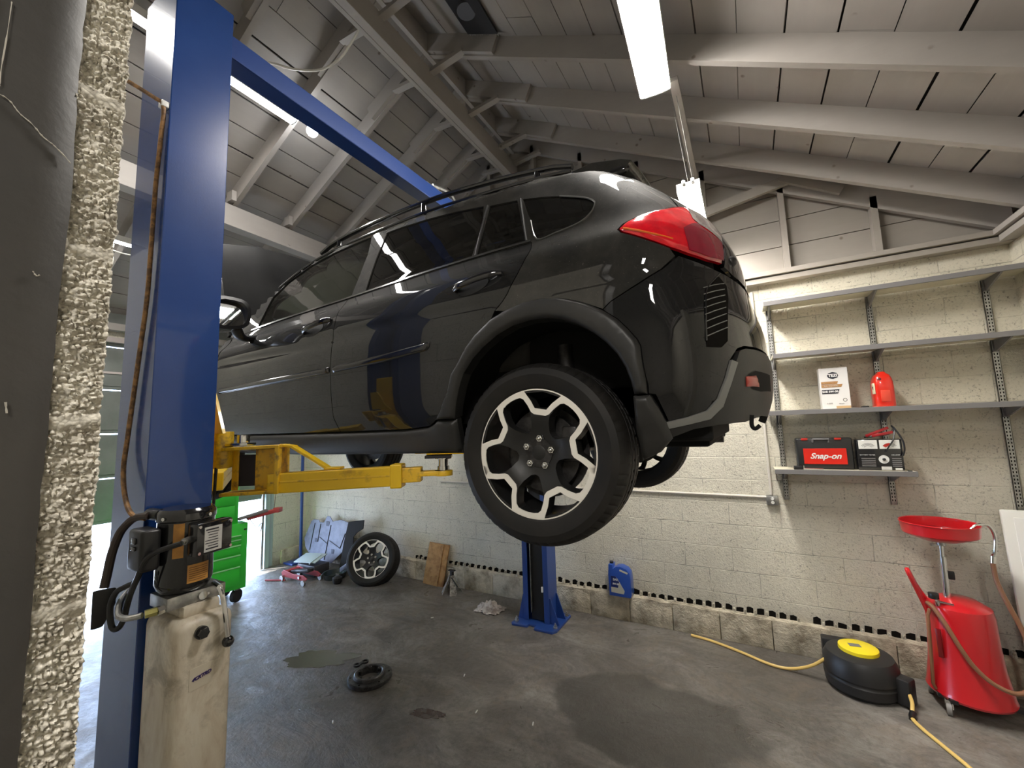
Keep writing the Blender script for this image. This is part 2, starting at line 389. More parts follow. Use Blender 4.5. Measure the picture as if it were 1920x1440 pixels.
# dark painted jamb on the wall end
g=G();nz_=160;V=[];F=[];m=14
for i in range(nz_+1):
    z=FZ+(1.25-FZ)*i/nz_
    edge=YS+.003*noise.noise(Vector((0,z*5,0)))+.002*noise.noise(Vector((0,z*31,4)))
    for k in range(m):
        t=k/(m-1);y=Y0-.03+(edge-(Y0-.03))*t
        xx=XE+.009+.0025*noise.noise(Vector((y*9,z*5,1)))-(.010*max(0,(t-.9)/.1)**2)
        V.append((xx,y,z))
for i in range(nz_):
    for k in range(m-1): F.append((i*m+k,i*m+k+1,(i+1)*m+k+1,(i+1)*m+k))
g.add(V,F).box(XE-.10,XE+.005,Y0-.03,Y0-.005,FZ,1.25)
struct(lab(g.build('jamb',M['woodpaint'],wf,smooth=60),'dark grey painted jamb face'))
M['crack']=P('chipped_plaster',(.42,.39,.33),.8)
def jx(y,z): return XE+.0105+.0025*noise.noise(Vector((y*9,z*5,1)))
for L,r in (([(.091,.385),(.099,.383),(.107,.374),(.116,.367),(.125,.357),(.134,.352),(.143,.344),(.150,.338)],.0007),([(.093,.503),(.092,.462),(.091,.415),(.090,.395)],.0005),([(.128,.195),(.131,.190),(.133,.193)],.0007),([(.117,.045),(.120,.035)],.0008)):
    random.seed(len(L));pp=spline([(jx(y,z),y+random.uniform(-.0008,.0008),z+random.uniform(-.001,.001)) for y,z in L],6)
    struct(G().tube(pp,[r*random.uniform(.3,1.5) for _ in pp],6).build('crack',M['crack'],wf,smooth=0))
# rough broken block face: pebbly aggregate modelled as geometry
def rough_mat():
    m,t,b=nt('broken_block_aggregate');v=pos(t)
    vo=N(t,'ShaderNodeTexVoronoi');vo.inputs['Scale'].default_value=190;t.links.new(v,vo.inputs['Vector'])
    c=ramp(t,nz(t,v,14,6,.7),[(.3,(.46,.42,.35)),(.5,(.64,.60,.51)),(.7,(.78,.74,.64))])
    c=mix(t,ramp(t,vo.outputs['Distance'],[(.5,(0,)*3),(.9,(.5,)*3)]),c,(.12,.10,.07))
    t.links.new(c,b.inputs['Base Color']);b.inputs['Roughness'].default_value=.8
    bumpn(t,b,vo.outputs['Distance'],.5,-.003);return m
g=G();dz=.0017;ZA,ZB_=-.95,.80;ni=int((ZB_-ZA)/dz);nj=36;V=[];F=[]
JT=[-.81,-.605,-.40,-.19,.027,.239,.45,.655]
for i in range(ni+1):
    z=ZA+dz*i
    near=min(abs(z-j-.006*noise.noise(Vector((1,z*20,0)))) for j in JT)
    for k in range(nj+1):
        y=YS-.012+(Y1-YS+.012)*k/nj
        p=Vector((0,y*1.0,z))
        d1=noise.voronoi(Vector((3.1,y*150,z*150)))[0];c1=d1[1]-d1[0]
        d2=noise.voronoi(Vector((7.1,y*310,z*310)))[0];c2=d2[1]-d2[0]
        b=noise.noise(Vector((5,y*30,z*18)))+.5*noise.noise(Vector((5,y*80,z*60)))
        x=XE-.010+.0060*min(1,c1/.40)+.0022*min(1,c2/.4)+.006*b
        if near<.011: x=x+(XE-.0045+.0012*noise.noise(Vector((2,y*90,z*90)))-x)*(1-(near/.011)**2)
        if k<7: x-=.006*(1-k/7)
        ye=y+(.0035*noise.noise(Vector((9,z*60,k*.02)))+.004*noise.noise(Vector((9,z*12,1))) if k==nj else 0)
        if k==nj: x-=.006
        V.append((x,ye,z))
    V.append((XE-.05,Y1-.002,z))
w=nj+2
for i in range(ni):
    for k in range(w-1): F.append((i*w+k,i*w+k+1,(i+1)*w+k+1,(i+1)*w+k))
g.add(V,F);g.box(XE-.03,XE-.006,YS-.01,Y1-.002,FZ,ZA).box(XE-.03,XE-.006,YS-.01,Y1-.002,ZB_,1.25)
struct(lab(g.build('broken_block_face',rough_mat(),wf,smooth=70),'rough pebbly broken edge of the block wall'))
# ------------------------------------------------------------------ roof
BD=.17
ceil=G();random.seed(5)
sl=math.atan(.534);cs,sn=math.cos(sl),math.sin(sl)
for side in (1,-1):
    s=0.02;Ltot=(XR-RX+.55)/cs
    while s<Ltot:
        wd=random.choice((.235,.255,.275));e=min(s+wd-random.choice((.005,.007,.012,.016)),Ltot)
        # each board in two lengths
        brk=random.uniform(-2,3)
        for ya,yb in ((YN-.2,brk),(brk+.004,YB+.3)):
            x0=RX+side*s*cs;x1=RX+side*e*cs
            z0=zb(RX+1e-6)+BD/cs-s*sn;z1=zb(RX+1e-6)+BD/cs-e*sn
            j=random.uniform(-.002,.002);nx,nz2=side*sn*.02,cs*.02
            ceil.add([(x0,ya,z0+j),(x1,ya,z1+j),(x1+nx,ya,z1+nz2),(x0+nx,ya,z0+nz2),(x0,yb,z0+j),(x1,yb,z1+j),(x1+nx,yb,z1+nz2),(x0+nx,yb,z0+nz2)],
             [(0,1,2,3),(4,7,6,5),(0,4,5,1),(2,6,7,3),(1,5,6,2),(0,3,7,4)])
        s+=wd
ce=struct(ceil.build('ceiling',M['board'],smooth=0))
g=G()
for side in (1,-1):
    zt=zb(RX+1e-6)+BD/cs+.035;xe=RX+side*(XR-RX+.6)
    g.add([(RX,YN-.3,zt),(xe,YN-.3,zt-.534*(XR-RX+.6)),(xe,YB+.4,zt-.534*(XR-RX+.6)),(RX,YB+.4,zt)],[(0,1,2,3)])
struct(g.build('dark_backing',M['backsheet'],ce,smooth=0,recalc=False))  # dark sheet added above the boards so their gaps leak no sky light
RY=[3.98-.61*k for k in range(14)]
RAF=None
def rafter(y,side,last=False):
    g=G();t=.045;xe=XR+.02 if side>0 else XL-.02
    def pt(x,y,d): return (x,y,zb(x)+d/cs)
    xs=[RX+side*.02,xe]
    g.add([pt(xs[0],y,0),pt(xs[1],y,0),pt(xs[1],y,BD),pt(xs[0],y,BD),pt(xs[0],y+t,0),pt(xs[1],y+t,0),pt(xs[1],y+t,BD),pt(xs[0],y+t,BD)],[(0,1,2,3),(4,7,6,5),(0,4,5,1),(2,6,7,3),(1,5,6,2),(0,3,7,4)])
    # sistered short length near the ridge with a cut end
    xm=RX+side*.72
    if not last:
        g.add([pt(xs[0],y-.038,.012),pt(xm,y-.038,.012),pt(xm+side*.07,y-.038,BD),pt(xs[0],y-.038,BD),pt(xs[0],y-.001,.012),pt(xm,y-.001,.012),pt(xm+side*.07,y-.001,BD),pt(xs[0],y-.001,BD)],[(0,1,2,3),(4,7,6,5),(0,4,5,1),(2,6,7,3),(1,5,6,2),(0,3,7,4)])
    return struct(g.build('rafter',M['rafter'],ce,smooth=0))
for y in RY:
    for side in (1,-1): rafter(y,side)
for side in (1,-1): rafter(YB-.06,side,True)
# ridge board, ridge beam and Y braces
rz=zb(RX+1e-6)
struct(G().box(RX-.02,RX+.02,YN,YB,rz-.02,rz+BD/cs).build('ridge_board',M['beamY'],ce,smooth=0))
struct(G().box(RX-.015,RX+.055,YN,YB,3.15,3.36).box(RX-.055,RX-.018,YN,YB,3.15,3.19).build('ridge_beam',M['beamY'],ce,smooth=0,bevel=.003))
for y in RY+[YB-.06]:
    for side in (1,-1):
        g=G();x0=RX+.02+side*.03;x1=RX+side*.42
        g.beam((x0,y-.02,3.33),(x1,y-.02,zb(x1)+.03),.035,.06,up=(0,1,0))
        struct(g.build('brace',M['rafter'],ce,smooth=0))
# purlin on the left slope
g=G().box(-4.56,-4.47,YN,YB,zb(-4.5)-.20,zb(-4.5)-.0).box(-4.585,-4.45,YN,YB,zb(-4.5)-.235,zb(-4.5)-.20)
struct(g.build('purlin_beam',M['beamY'],ce,smooth=0,bevel=.003))
for y in RY[:9]:
    struct(G().box(-4.50,-4.40,y-.05,y-.005,zb(-4.45)-.005,zb(-4.45)+.10).build('blocking',M['rafter'],ce,smooth=0))
# plates
g=G().box(XL-.1,XR+.1,YB-.09,YB+.2,1.25,1.295).box(XL-.1,XR+.1,YB-.115,YB+.2,1.305,1.345)
pl=struct(g.build('top_plate',M['siding'],ce,smooth=0,bevel=.002))
g=G().box(XR-.09,XR+.2,YN,YB-.115,1.25,1.295).box(XR-.115,XR+.2,YN,YB-.115,1.305,1.345)
struct(g.build('top_plate',M['beamY'],ce,smooth=0,bevel=.002))
g=G().box(XL-.1,XL+.11,YN,YB-.115,1.30,1.38);struct(g.build('top_plate',M['beamY'],ce,smooth=0))
struct(G().box(XR+.06,XR+.10,YN-.2,YB+.3,1.2,1.56).build('eave_light_stop',M['beamY'],ce,smooth=0))  # added strips on both sides, stop sky light leaking above the plates
struct(G().box(XL-.10,XL-.06,YN-.2,YB+.3,1.2,1.56).build('eave_light_stop',M['beamY'],ce,smooth=0))
# gable siding, studs and lookout
g=G();z=1.35
while z<3.7:
    xr_=(2.3+.2-z)/.534 if z<3.7 else RX
    g.box(max(XL,2*RX-xr_-.3),min(XR+.1,xr_+.3),YB+.03,YB+.05,z,z+.243);z+=.25
struct(g.build('gable_siding',M['siding'],ce,smooth=0))
struct(G().box(XL,XR,YB+.06,YB+.08,1.2,3.8).build('gable_backing',M['backsheet'],ce,smooth=0))
for x in (.43,1.06,-.2,-.82,-1.45,-2.06,-2.7,-3.35,-4.0,-4.6,-5.2,-5.8):
    struct(G().box(x-.02,x+.025,YB-.06,YB+.028,1.345,zb(x)+.1).build('stud',M['siding'],ce,smooth=0))
g=G().beam((-.22,YB-.09,2.04),(.5,YB-.09,2.16),.04,.085,up=(0,0,1)).beam((.44,YB-.10,2.19),(.86,YB-.10,1.93),.04,.07)
struct(g.build('lookout_brace',M['siding'],ce,smooth=0))
# dark square vent near the ridge on the right slope
def rs(x,y,d): return (x,y,zb(x)+(BD-d)/cs)
g=G();V=[rs(x,y,.004) for x,y in ((-1.83,2.28),(-1.53,2.24),(-1.55,2.70),(-1.85,2.70))]+[rs(x,y,.03) for x,y in ((-1.83,2.28),(-1.53,2.24),(-1.55,2.70),(-1.85,2.70))]
g.add(V,[(0,1,2,3),(4,7,6,5),(0,4,5,1),(1,5,6,2),(2,6,7,3),(3,7,4,0)])
vt=g.build('roof_vent',P('vent_black',(.02,.02,.024),.4),loc=(-1.69,2.5,zb(-1.69)+BD));tag(vt,'dark rectangular roof vent cut into the boards near the ridge','vent')
g=G();g.cyl(rs(-1.69,2.45,.035),rs(-1.69,2.45,.055),.075,n=24);g.build('vent_disc',P('vent_disc_grey',(.10,.105,.125),.35,.4),vt)
g=G()
for k in range(14):
    xx=-1.85+.33*k/13;g.add([rs(xx,2.70,.02),rs(xx+.03,2.70,.02),rs(xx+.012,2.70+random.uniform(.01,.05),.025)],[(0,1,2)])
g.build('torn_edge',M['rafter'],vt,smooth=0)
# ------------------------------------------------------------------ garage door, frame, tracks
M['door']=P('garage_door_green_grey',(.20,.215,.20),.5,var=(2,(.15,.165,.15),.4,.6))
g=G();z=-.93
while z<1.2:
    g.box(XL-.10,XL-.055,.15,3.70,z,z+.50)
    g.box(XL-.055,XL-.048,.15,3.70,z+.04,z+.46);z+=.515
d=struct(g.build('door_1',M['door'],smooth=0))
M['rail']=P('pale_pink_rail',(.48,.42,.40),.5)
struct(G().box(XL-.05,XL-.035,.15,3.70,.80,.825).build('door_rail',M['rail'],d,smooth=0))
struct(G().box(XL-.06,XL+.02,.15,3.70,1.17,1.23).build('door_header',M['rail'],d,smooth=0))
struct(G().box(XL-.16,XL+.03,3.72,3.79,FZ,1.30).box(XL-.16,XL+.0,3.80,3.86,FZ,1.30).build('trim_1',P('teal_grey_frame',(.34,.44,.42),.5),smooth=0,bevel=.004))
tag(g:=G().tube([(XL+.06,3.66,FZ+.02),(XL+.06,3.66,1.0),(XL+.12,3.66,1.28),(XL+.4,3.66,1.40),(XL+1.9,3.66,1.46)],.02,8).build('door_track',M['steel'],loc=(XL+.06,3.66,FZ)),'galvanised track beside the raised garage door','door track')
# ------------------------------------------------------------------ lamps
def fixture(name,c0,c1,w,h,mat,label,group,droop=.02):
    """housing above, glowing wrap diffuser below, end caps"""
    c0=Vector(c0);c1=Vector(c1);d=(c1-c0).normalized();s=d.cross(Vector((0,0,1))).normalized();u=s.cross(d)
    g=G();prof=[(-.5,-.74),(-.46,-.86),(-.3,-.96),(0,-1),(.3,-.96),(.46,-.86),(.5,-.74)]
    V=[];
    for c in (c0,c1): V+= [c+s*a*w+u*b*h for a,b in prof]
    n=len(prof);F=[(i,i+1,n+i+1,n+i) for i in range(n-1)]+[tuple(range(n)),tuple(range(2*n-1,n-1,-1))]
    g.add(V,F);o=g.build(name,mat,loc=tuple((c0+c1)/2+u*.03),smooth=60)
    tag(o,label,'ceiling light',group)
    g=G().obox((c0+c1)/2+u*(.014-h*.37),(c1-c0)/2,s*w*.52,u*(.014+h*.39));g.build('housing',M['whitepaint'],o,smooth=0)
    for c,sg in ((c0,-1),(c1,1)):
        g=G();g.add([c+d*sg*.001+s*a*w*1.04+u*b*h*1.06 for a,b in prof]+[c+d*sg*.012+s*a*w*1.04+u*b*h*1.06 for a,b in prof],[tuple(range(n)),tuple(range(n,2*n))]+[(i,i+1,n+i+1,n+i) for i in range(n-1)])
        g.build('end_cap',M['white'],o,smooth=0)
    return o
fixture('ceiling_light',(-.305,1.62,2.37),(-.375,2.86,2.37),.20,.055,M['tubeR'],'bright wide wraparound ceiling light above the car, top centre of the photo','lit ceiling fixtures')
f3=fixture('ceiling_light',(-.232,3.10,1.71),(-.232,4.20,1.71),.150,.05,M['tubeR'],'bright fixture hung low on wires behind the tail lamp','lit ceiling fixtures')
for y in (3.14,4.1):
    G().tube([(-.232,y,1.745),(-.30,y-.02,2.46)],.0025,6).build('hanger_wire',M['steel'],f3)
    G().tube([(-.20,y,1.745),(-.26,y-.1,2.44)],.0025,6).build('hanger_wire',M['steel'],f3)
for x in (-.26,-.20): G().cyl((x,3.09,1.735),(x,3.075,1.735),.012,n=12).build('hook',M['steel'],f3)
fixture('ceiling_light',(-3.36,.88,2.87),(-3.36,2.08,2.87),.085,.045,M['tubeL'],'slim lit tube under the left roof slope, just right of the near blue column','lit ceiling fixtures')
fixture('ceiling_light',(-3.36,-.42,2.87),(-3.36,.80,2.87),.085,.045,M['tubeL'],'slim lit tube at the top left corner, beyond the rough wall edge','lit ceiling fixtures')
fixture('ceiling_light',(-5.10,.50,1.93),(-5.10,1.62,1.93),.07,.04,M['tubeL'],'small lit tube low on the left roof slope between wall edge and blue column','lit ceiling fixtures')
g=G().ball((-3.33,2.25,2.84),.05,20);o=g.build('light_bulb',M['bulb'],loc=(-3.33,2.25,2.9));tag(o,'small round lit bulb just beyond the end of the slim tube','light bulb')
G().cyl((-3.33,2.25,2.88),(-3.33,2.25,2.96),.022,n=16).build('socket',M['white'],o)
# strip along the rafters from the big fixture to the low one
o=G().box(-.285,-.225,2.90,4.28,zb(-.25)-.045,zb(-.25)-.012).build('wiring_strip',M['beamY'],loc=(-.25,3.6,zb(-.25)-.01),smooth=0,bevel=.003);tag(o,'pale flat wiring strip under the rafters between two fixtures','wiring strip')
# loose cables
M['cablewhite']=P('white_cable',(.75,.73,.66),.45)
g=G().tube(spline([(-3.55,1.50,2.90),(-3.2,1.60,2.86),(-3.03,1.65,2.90),(-2.94,1.81,2.93),(-2.83,1.97,3.0),(-2.68,2.05,3.1),(-2.48,2.05,3.22),(-2.38,2.06,3.30),(-2.30,2.1,3.37)],6),.009,8)
tag(g.build('cable',M['cablewhite'],loc=(-3.03,1.65,2.9)),'white cable sagging from the ridge beam below the left slope','cable')
g=G().tube(spline([(-5.3,1.34,1.86),(-5.16,1.38,1.82),(-5.05,1.40,1.79),(-5.0,1.52,1.77),(-4.9,1.75,1.78)],6),.006,6).tube(spline([(-5.12,1.40,1.88),(-5.05,1.42,1.84),(-5.08,1.41,1.78),(-5.04,1.42,1.70),(-5.08,1.42,1.62)],6),.005,6)
tag(g.build('cable',M['cablewhite'],loc=(-5.1,1.4,1.86)),'thin white cord dangling below the small left tube','cable')
# daylight
w=bpy.data.worlds.new('World');SC.world=w;w.use_nodes=True;wt=w.node_tree;bg=wt.nodes['Background'];bg.inputs[0].default_value=(.52,.68,1,1);bg.inputs[1].default_value=9.0
sun=bpy.data.lights.new('sun','SUN');sun.energy=9;sun.angle=.02;sun.color=(1,.96,.9);so=bpy.data.objects.new('sun',sun);COL.objects.link(so)
so.rotation_euler=Vector((.35,.35,-1)).to_track_quat('-Z','Y').to_euler();so.location=(-12,0,8)
# camera
cam=bpy.data.cameras.new('camera');co=bpy.data.objects.new('camera',cam);COL.objects.link(co)
R_=((0.86955566,0.49282593,-0.03155246),(0.08091158,-0.07915052,0.99357361),(-0.48716144,0.86652051,0.1087011))
mw=Matrix(((R_[0][0],R_[1][0],-R_[2][0],0),(R_[0][1],R_[1][1],-R_[2][1],0),(R_[0][2],R_[1][2],-R_[2][2],0),(0,0,0,1)))
co.matrix_world=mw;cam.sensor_width=36;cam.lens=36*774.445/1920;cam.clip_start=.03;cam.clip_end=200
SC.camera=co
SC.view_settings.view_transform='Standard';SC.view_settings.look='None';SC.view_settings.gamma=1;SC.view_settings.use_curve_mapping=False;SC.view_settings.exposure=.58
SC.cycles.sample_clamp_indirect=8;SC.cycles.max_bounces=8;SC.cycles.diffuse_bounces=4;SC.cycles.glossy_bounces=4;SC.cycles.transparent_max_bounces=12;SC.cycles.caustics_reflective=False;SC.cycles.caustics_refractive=False
import math
YC=2.24
def lerp_tab(t,pts):
    if t<=pts[0][0]: return pts[0][1]
    for (a,b),(c,d) in zip(pts,pts[1:]):
        if t<=c: return b+(d-b)*(t-a)/(c-a)
    return pts[-1][1]
def smooth_tab(pts,lo,hi,step,sig):
    n=int((hi-lo)/step)+1
    raw=[lerp_tab(lo+i*step,pts) for i in range(n)]
    k=int(3*sig/step);ker=[math.exp(-.5*(j*step/sig)**2) for j in range(-k,k+1)];s=sum(ker)
    out=[sum(ker[j+k]*raw[min(max(i+j,0),n-1)] for j in range(-k,k+1))/s for i in range(n)]
    def f(t):
        q=(t-lo)/step;q=min(max(q,0),n-1.001);i=int(q);fr=q-i
        return out[i]*(1-fr)+out[i+1]*fr
    return f
# half width against height for the belt at .745
base=smooth_tab([(-.3,.80),(-.12,.815),(-.02,.845),(.03,.862),(.10,.878),(.2,.885),(.35,.888),(.46,.886),(.50,.880),(.54,.884),(.60,.876),(.655,.862),(.70,.832),(.745,.806),(.80,.790),(.95,.742),(1.05,.703),(1.15,.662),(1.3,.60)],-.3,1.3,.002,.010)
beltz=smooth_tab([(-4.4,.50),(-3.2,.60),(-2.67,.655),(-2.1,.70),(-1.47,.738),(-.7,.757),(-.4,.765),(.2,.77)],-4.4,.3,.01,.12)
ztop=smooth_tab([(-4.35,.30),(-4.25,.42),(-4.0,.53),(-3.5,.60),(-3.1,.70),(-2.95,.83),(-2.75,.985),(-2.5,1.12),(-2.3,1.19),(-2.1,1.22),(-1.7,1.235),(-1.3,1.235),(-.9,1.205),(-.55,1.165),(-.3,1.13),(.2,1.03)],-4.4,.3,.01,.05)
xrear=smooth_tab([(-.3,-.02),(-.10,.02),(0,.075),(.1,.105),(.2,.112),(.35,.10),(.45,.075),(.50,.062),(.56,.055),(.66,.042),(.75,.01),(.84,-.05),(.92,-.12),(1.0,-.195),(1.06,-.26),(1.15,-.36),(1.3,-.5)],-.3,1.3,.002,.015)
LR=.38;HT=.11
def xfront(z): return -4.36+.25*max(0,abs(z-.2)-.15)
def W(x,z):
    b=beltz(x)-.745
    t=min(max((z-.3)/.4,0),1);t=t*t*(3-2*t)
    w=base(z-b*t)
    w-=.020*((x+1.9)/1.75)**2
    q=(xrear(z)-x)/LR
    if q<=0: return 0.
    if q<1: w*=(1-(1-q)**2.5)**(1/2.5)
    q=(x-xfront(z))/.9
    if q<=0: return 0.
    if q<1: w*=(1-(1-q)**3)**(1/3)
    q=(ztop(x)-z)/HT
    if q<=0: return 0.
    if q<1: w*=(1-(1-q)**2.3)**(1/2.3)
    return w
# ------------------------------------------------------------------ the car: body surface |y-YC| = W(x,z)
def to_chart(x,z):
    zt=ztop(x);z=min(z,zt);xr=xrear(z);x=min(x,xr)
    v=z if z<=zt-HT else (zt-HT)+HT*(1-math.sqrt(max(0,(zt-z)/HT)))
    u=x-xr if x-xr<=-LR else -LR+LR*(1-math.sqrt(max(0,(xr-x)/LR)))
    return u,v
def from_chart(u,v):
    u=min(u,0);z=v;x=u
    for _ in range(8):
        x=xrear(z)+(u if u<=-LR else -LR*(1-(u+LR)/LR)**2)
        zt=ztop(x);b=zt-HT
        z=v if v<=b else zt-HT*(1-min(1,(v-b)/HT))**2
    return x,z
def in_poly(px,py,poly):
    c=np.zeros(len(px),bool);n=len(poly)
    for i in range(n):
        x1,y1=poly[i];x2,y2=poly[(i+1)%n]
        if y1==y2: continue
        m=((y1>py)!=(y2>py))&(px<(x2-x1)*(py-y1)/(y2-y1)+x1)
        c^=m
    return c
def dist_poly(px,py,poly):
    d=np.full(len(px),9.);n=len(poly)
    for i in range(n):
        x1,y1=poly[i];x2,y2=poly[(i+1)%n];dx,dy=x2-x1,y2-y1;L=dx*dx+dy*dy
        if L==0: continue
        t=np.clip(((px-x1)*dx+(py-y1)*dy)/L,0,1)
        d=np.minimum(d,np.hypot(px-x1-t*dx,py-y1-t*dy))
    return d
def densify(poly,st):
    out=[];n=len(poly)
    for i in range(n):
        a=poly[i];b=poly[(i+1)%n];k=max(1,int(math.ceil(math.hypot(b[0]-a[0],b[1]-a[1])/st)))
        for j in range(k): out.append((a[0]+(b[0]-a[0])*j/k,a[1]+(b[1]-a[1])*j/k))
    return out
def shrink(poly,d):
    n=len(poly);A=sum(poly[i][0]*poly[(i+1)%n][1]-poly[(i+1)%n][0]*poly[i][1] for i in range(n));s=1 if A>0 else -1
    out=[]
    for i in range(n):
        a=poly[i-1];b=poly[i];c=poly[(i+1)%n]
        t1=(b[0]-a[0],b[1]-a[1]);t2=(c[0]-b[0],c[1]-b[1]);l1=math.hypot(*t1) or 1;l2=math.hypot(*t2) or 1
        nx=-(t1[1]/l1+t2[1]/l2);ny=(t1[0]/l1+t2[0]/l2);l=math.hypot(nx,ny) or 1
        out.append((b[0]+s*d*nx/l,b[1]+s*d*ny/l))
    return out
def PS(u,v,side,off):
    x,z=from_chart(u,v);w=W(x,z)
    return x,YC+side*(w+off),z
def offs(P_,n,o): return (P_[0]+n.x*o,P_[1]+n.y*o,P_[2]+n.z*o)
def panel(name,poly,mat,parent,side=-1,off=0.,holes=(),skirt=.014,grid=.035,inset=.0018,rnd=0,rmin=0,smoothpoly=False):
    def prep(p):
        p=densify(p,.018)
        q=[to_chart(*c) for c in p]
        o=[q[0]]
        for c in q[1:]:
            if math.hypot(c[0]-o[-1][0],c[1]-o[-1][1])>.003:o.append(c)
        if math.hypot(o[0][0]-o[-1][0],o[0][1]-o[-1][1])<.003:o.pop()
        return o
    B=shrink(prep(poly),inset) if inset else prep(poly)
    H=[shrink(prep(h),-inset) for h in holes]
    B=[(min(a,0),b) for a,b in B]
    us=[p[0] for p in B];vs=[p[1] for p in B]
    gx,gy=np.meshgrid(np.arange(min(us)+grid/2,max(us),grid),np.arange(min(vs)+grid/2,max(vs),grid))
    gx[::2]+=grid/2;gx=gx.ravel();gy=gy.ravel()
    ok=in_poly(gx,gy,B)&(dist_poly(gx,gy,B)>grid*.45)
    for h in H: ok&=~in_poly(gx,gy,h)&(dist_poly(gx,gy,h)>grid*.45)
    pts=list(B);edges=[(i,(i+1)%len(B)) for i in range(len(B))];rings=[(0,len(B))]
    for h in H:
        s=len(pts);pts+=h;edges+=[(s+i,s+(i+1)%len(h)) for i in range(len(h))];rings.append((s,len(h)))
    if rnd:
        # extra rows near the edge so the rounding is smooth
        for k in (.35,.7):
            R=shrink(B,rnd*k)
            rx=np.array([p[0] for p in R]);ry=np.array([p[1] for p in R])
            m=in_poly(rx,ry,B)&(dist_poly(rx,ry,B)>rnd*k*.8)
            for h in H:m&=~in_poly(rx,ry,h)
            pts+=[R[i] for i in range(0,len(R),1) if m[i]]
    pts+=list(zip(gx[ok].tolist(),gy[ok].tolist()))
    r=geometry.delaunay_2d_cdt([Vector(p) for p in pts],edges,[],0,1e-5)
    V2=[(v.x,v.y) for v in r[0]];T=[tuple(f) for f in r[2]]
    cx=np.array([sum(V2[i][0] for i in t)/len(t) for t in T]);cy=np.array([sum(V2[i][1] for i in t)/len(t) for t in T])
    ok=in_poly(cx,cy,B)
    for h in H: ok&=~in_poly(cx,cy,h)
    T=[t for t,k in zip(T,ok) if k]
    used=sorted({i for t in T for i in t});mp={a:b for b,a in enumerate(used)}
    V2=[V2[i] for i in used];T=[tuple(mp[i] for i in t) for t in T]
    if rnd:
        d=dist_poly(np.array([p[0] for p in V2]),np.array([p[1] for p in V2]),B)
        for h in H:d=np.minimum(d,dist_poly(np.array([p[0] for p in V2]),np.array([p[1] for p in V2]),h))
        t=np.clip(d/rnd,0,1);ofs=rmin+(off-rmin)*np.sqrt(1-(1-t)**2)
    else: ofs=[off]*len(V2)
    Nn=[]
    e=.0015
    for (a,b),o in zip(V2,ofs):
        a2=min(a,-e);p1=Vector(PS(a2+e,b,side,0));p0=Vector(PS(a2-e,b,side,0));q1=Vector(PS(a2,b+e,side,0));q0=Vector(PS(a2,b-e,side,0))
        nn=(p1-p0).cross(q1-q0);nn.normalize()
        if nn.length<.5: nn=Vector((0,side,0))
        if nn.y*side<0: nn=-nn
        Nn.append(nn)
    V=[offs(PS(a,b,side,0),nn,o) for (a,b),nn,o in zip(V2,Nn,ofs)]
    # orient triangles
    F=[];n0=len(V)
    for t in T:
        a,b,c=(Vector(V[i]) for i in t[:3]);fn=(b-a).cross(c-a)
        F.append(t if fn.dot(Nn[t[0]]+Nn[t[1]]+Nn[t[2]])>0 else t[::-1])
    nmain=len(F)
    if skirt:
        cnt={}
        for t in F:
            for i in range(len(t)):
                k=(t[i],t[(i+1)%len(t)]);cnt[k]=cnt.get(k,0)+1
        for (a,b) in [k for k in cnt if (k[1],k[0]) not in cnt]:
            if abs(V2[a][0])<1e-4 and abs(V2[b][0])<1e-4: continue
            s=len(V);pa,pb=Vector(V[a]),Vector(V[b]);na,nb=Nn[a]*skirt,Nn[b]*skirt
            V+=[tuple(pa),tuple(pb),tuple(pb-nb),tuple(pa-na)];F.append((s+1,s,s+3,s+2))
    me=bpy.data.meshes.new(name);me.from_pydata(V,[],F);me.materials.append(mat)
    me.polygons.foreach_set('use_smooth',[True]*len(F))
    if not rnd:
        ln=[]
        for pi,p in enumerate(me.polygons):
            for vi in p.vertices:
                ln.append(Nn[vi] if pi<nmain else p.normal.copy())
        me.normals_split_custom_set([tuple(q) for q in ln])
    else: me.set_sharp_from_angle(angle=math.radians(50))
    o=bpy.data.objects.new(name,me);COL.objects.link(o);link(o,parent)
    return o
car=thing('car',(-1.8,YC,-.43),'black compact hatchback raised on the blue lift, its hood open','car')
XW=-.685;XWF=-3.32;ZW=-.09
ARO=[(-1.148,.051),(-1.111,.093),(-1.067,.171),(-1.046,.235),(-1.009,.282),(-.971,.336),(-.919,.387),(-.851,.434),(-.787,.459),(-.709,.477),(-.635,.48),(-.565,.471),(-.498,.449),(-.447,.425),(-.398,.396),(-.352,.358),(-.32,.32),(-.292,.281),(-.282,.256),(-.281,.222),(-.278,.187),(-.271,.129),(-.271,.100)]
ARI=[(-1.046,.051),(-1.030,.111),(-1.010,.174),(-.985,.230),(-.938,.285),(-.886,.327),(-.819,.367),(-.748,.394),(-.673,.403),(-.601,.399),(-.547,.386),(-.495,.362),(-.44,.325),(-.395,.283),(-.359,.238),(-.336,.192),(-.322,.145),(-.314,.100)]
def frontset(L):  # the front arch mirrors the rear one
    c=(XW+XWF);return [(c+XW-XWF-(-x)*0-x-0 if False else (XWF+(XW-x)*1.0),z) for x,z in L][::-1]
def belt(x): return lerp_tab(x,[(-2.95,.665),(-2.727,.675),(-2.432,.690),(-2.015,.702),(-1.775,.708),(-1.45,.723),(-1.244,.734),(-1.0,.743),(-.84,.746),(-.70,.747),(-.597,.757),(-.49,.789)])
def bl(x0,x1,n=8,dz=0): return [(x0+(x1-x0)*i/n,belt(x0+(x1-x0)*i/n)+dz) for i in range(n+1)]
SEAM=[(-1.766,.013),(-1.797,.081),(-1.805,.174),(-1.813,.31),(-1.808,.419),(-1.796,.557),(-1.792,.63),(-1.778,belt(-1.778))]
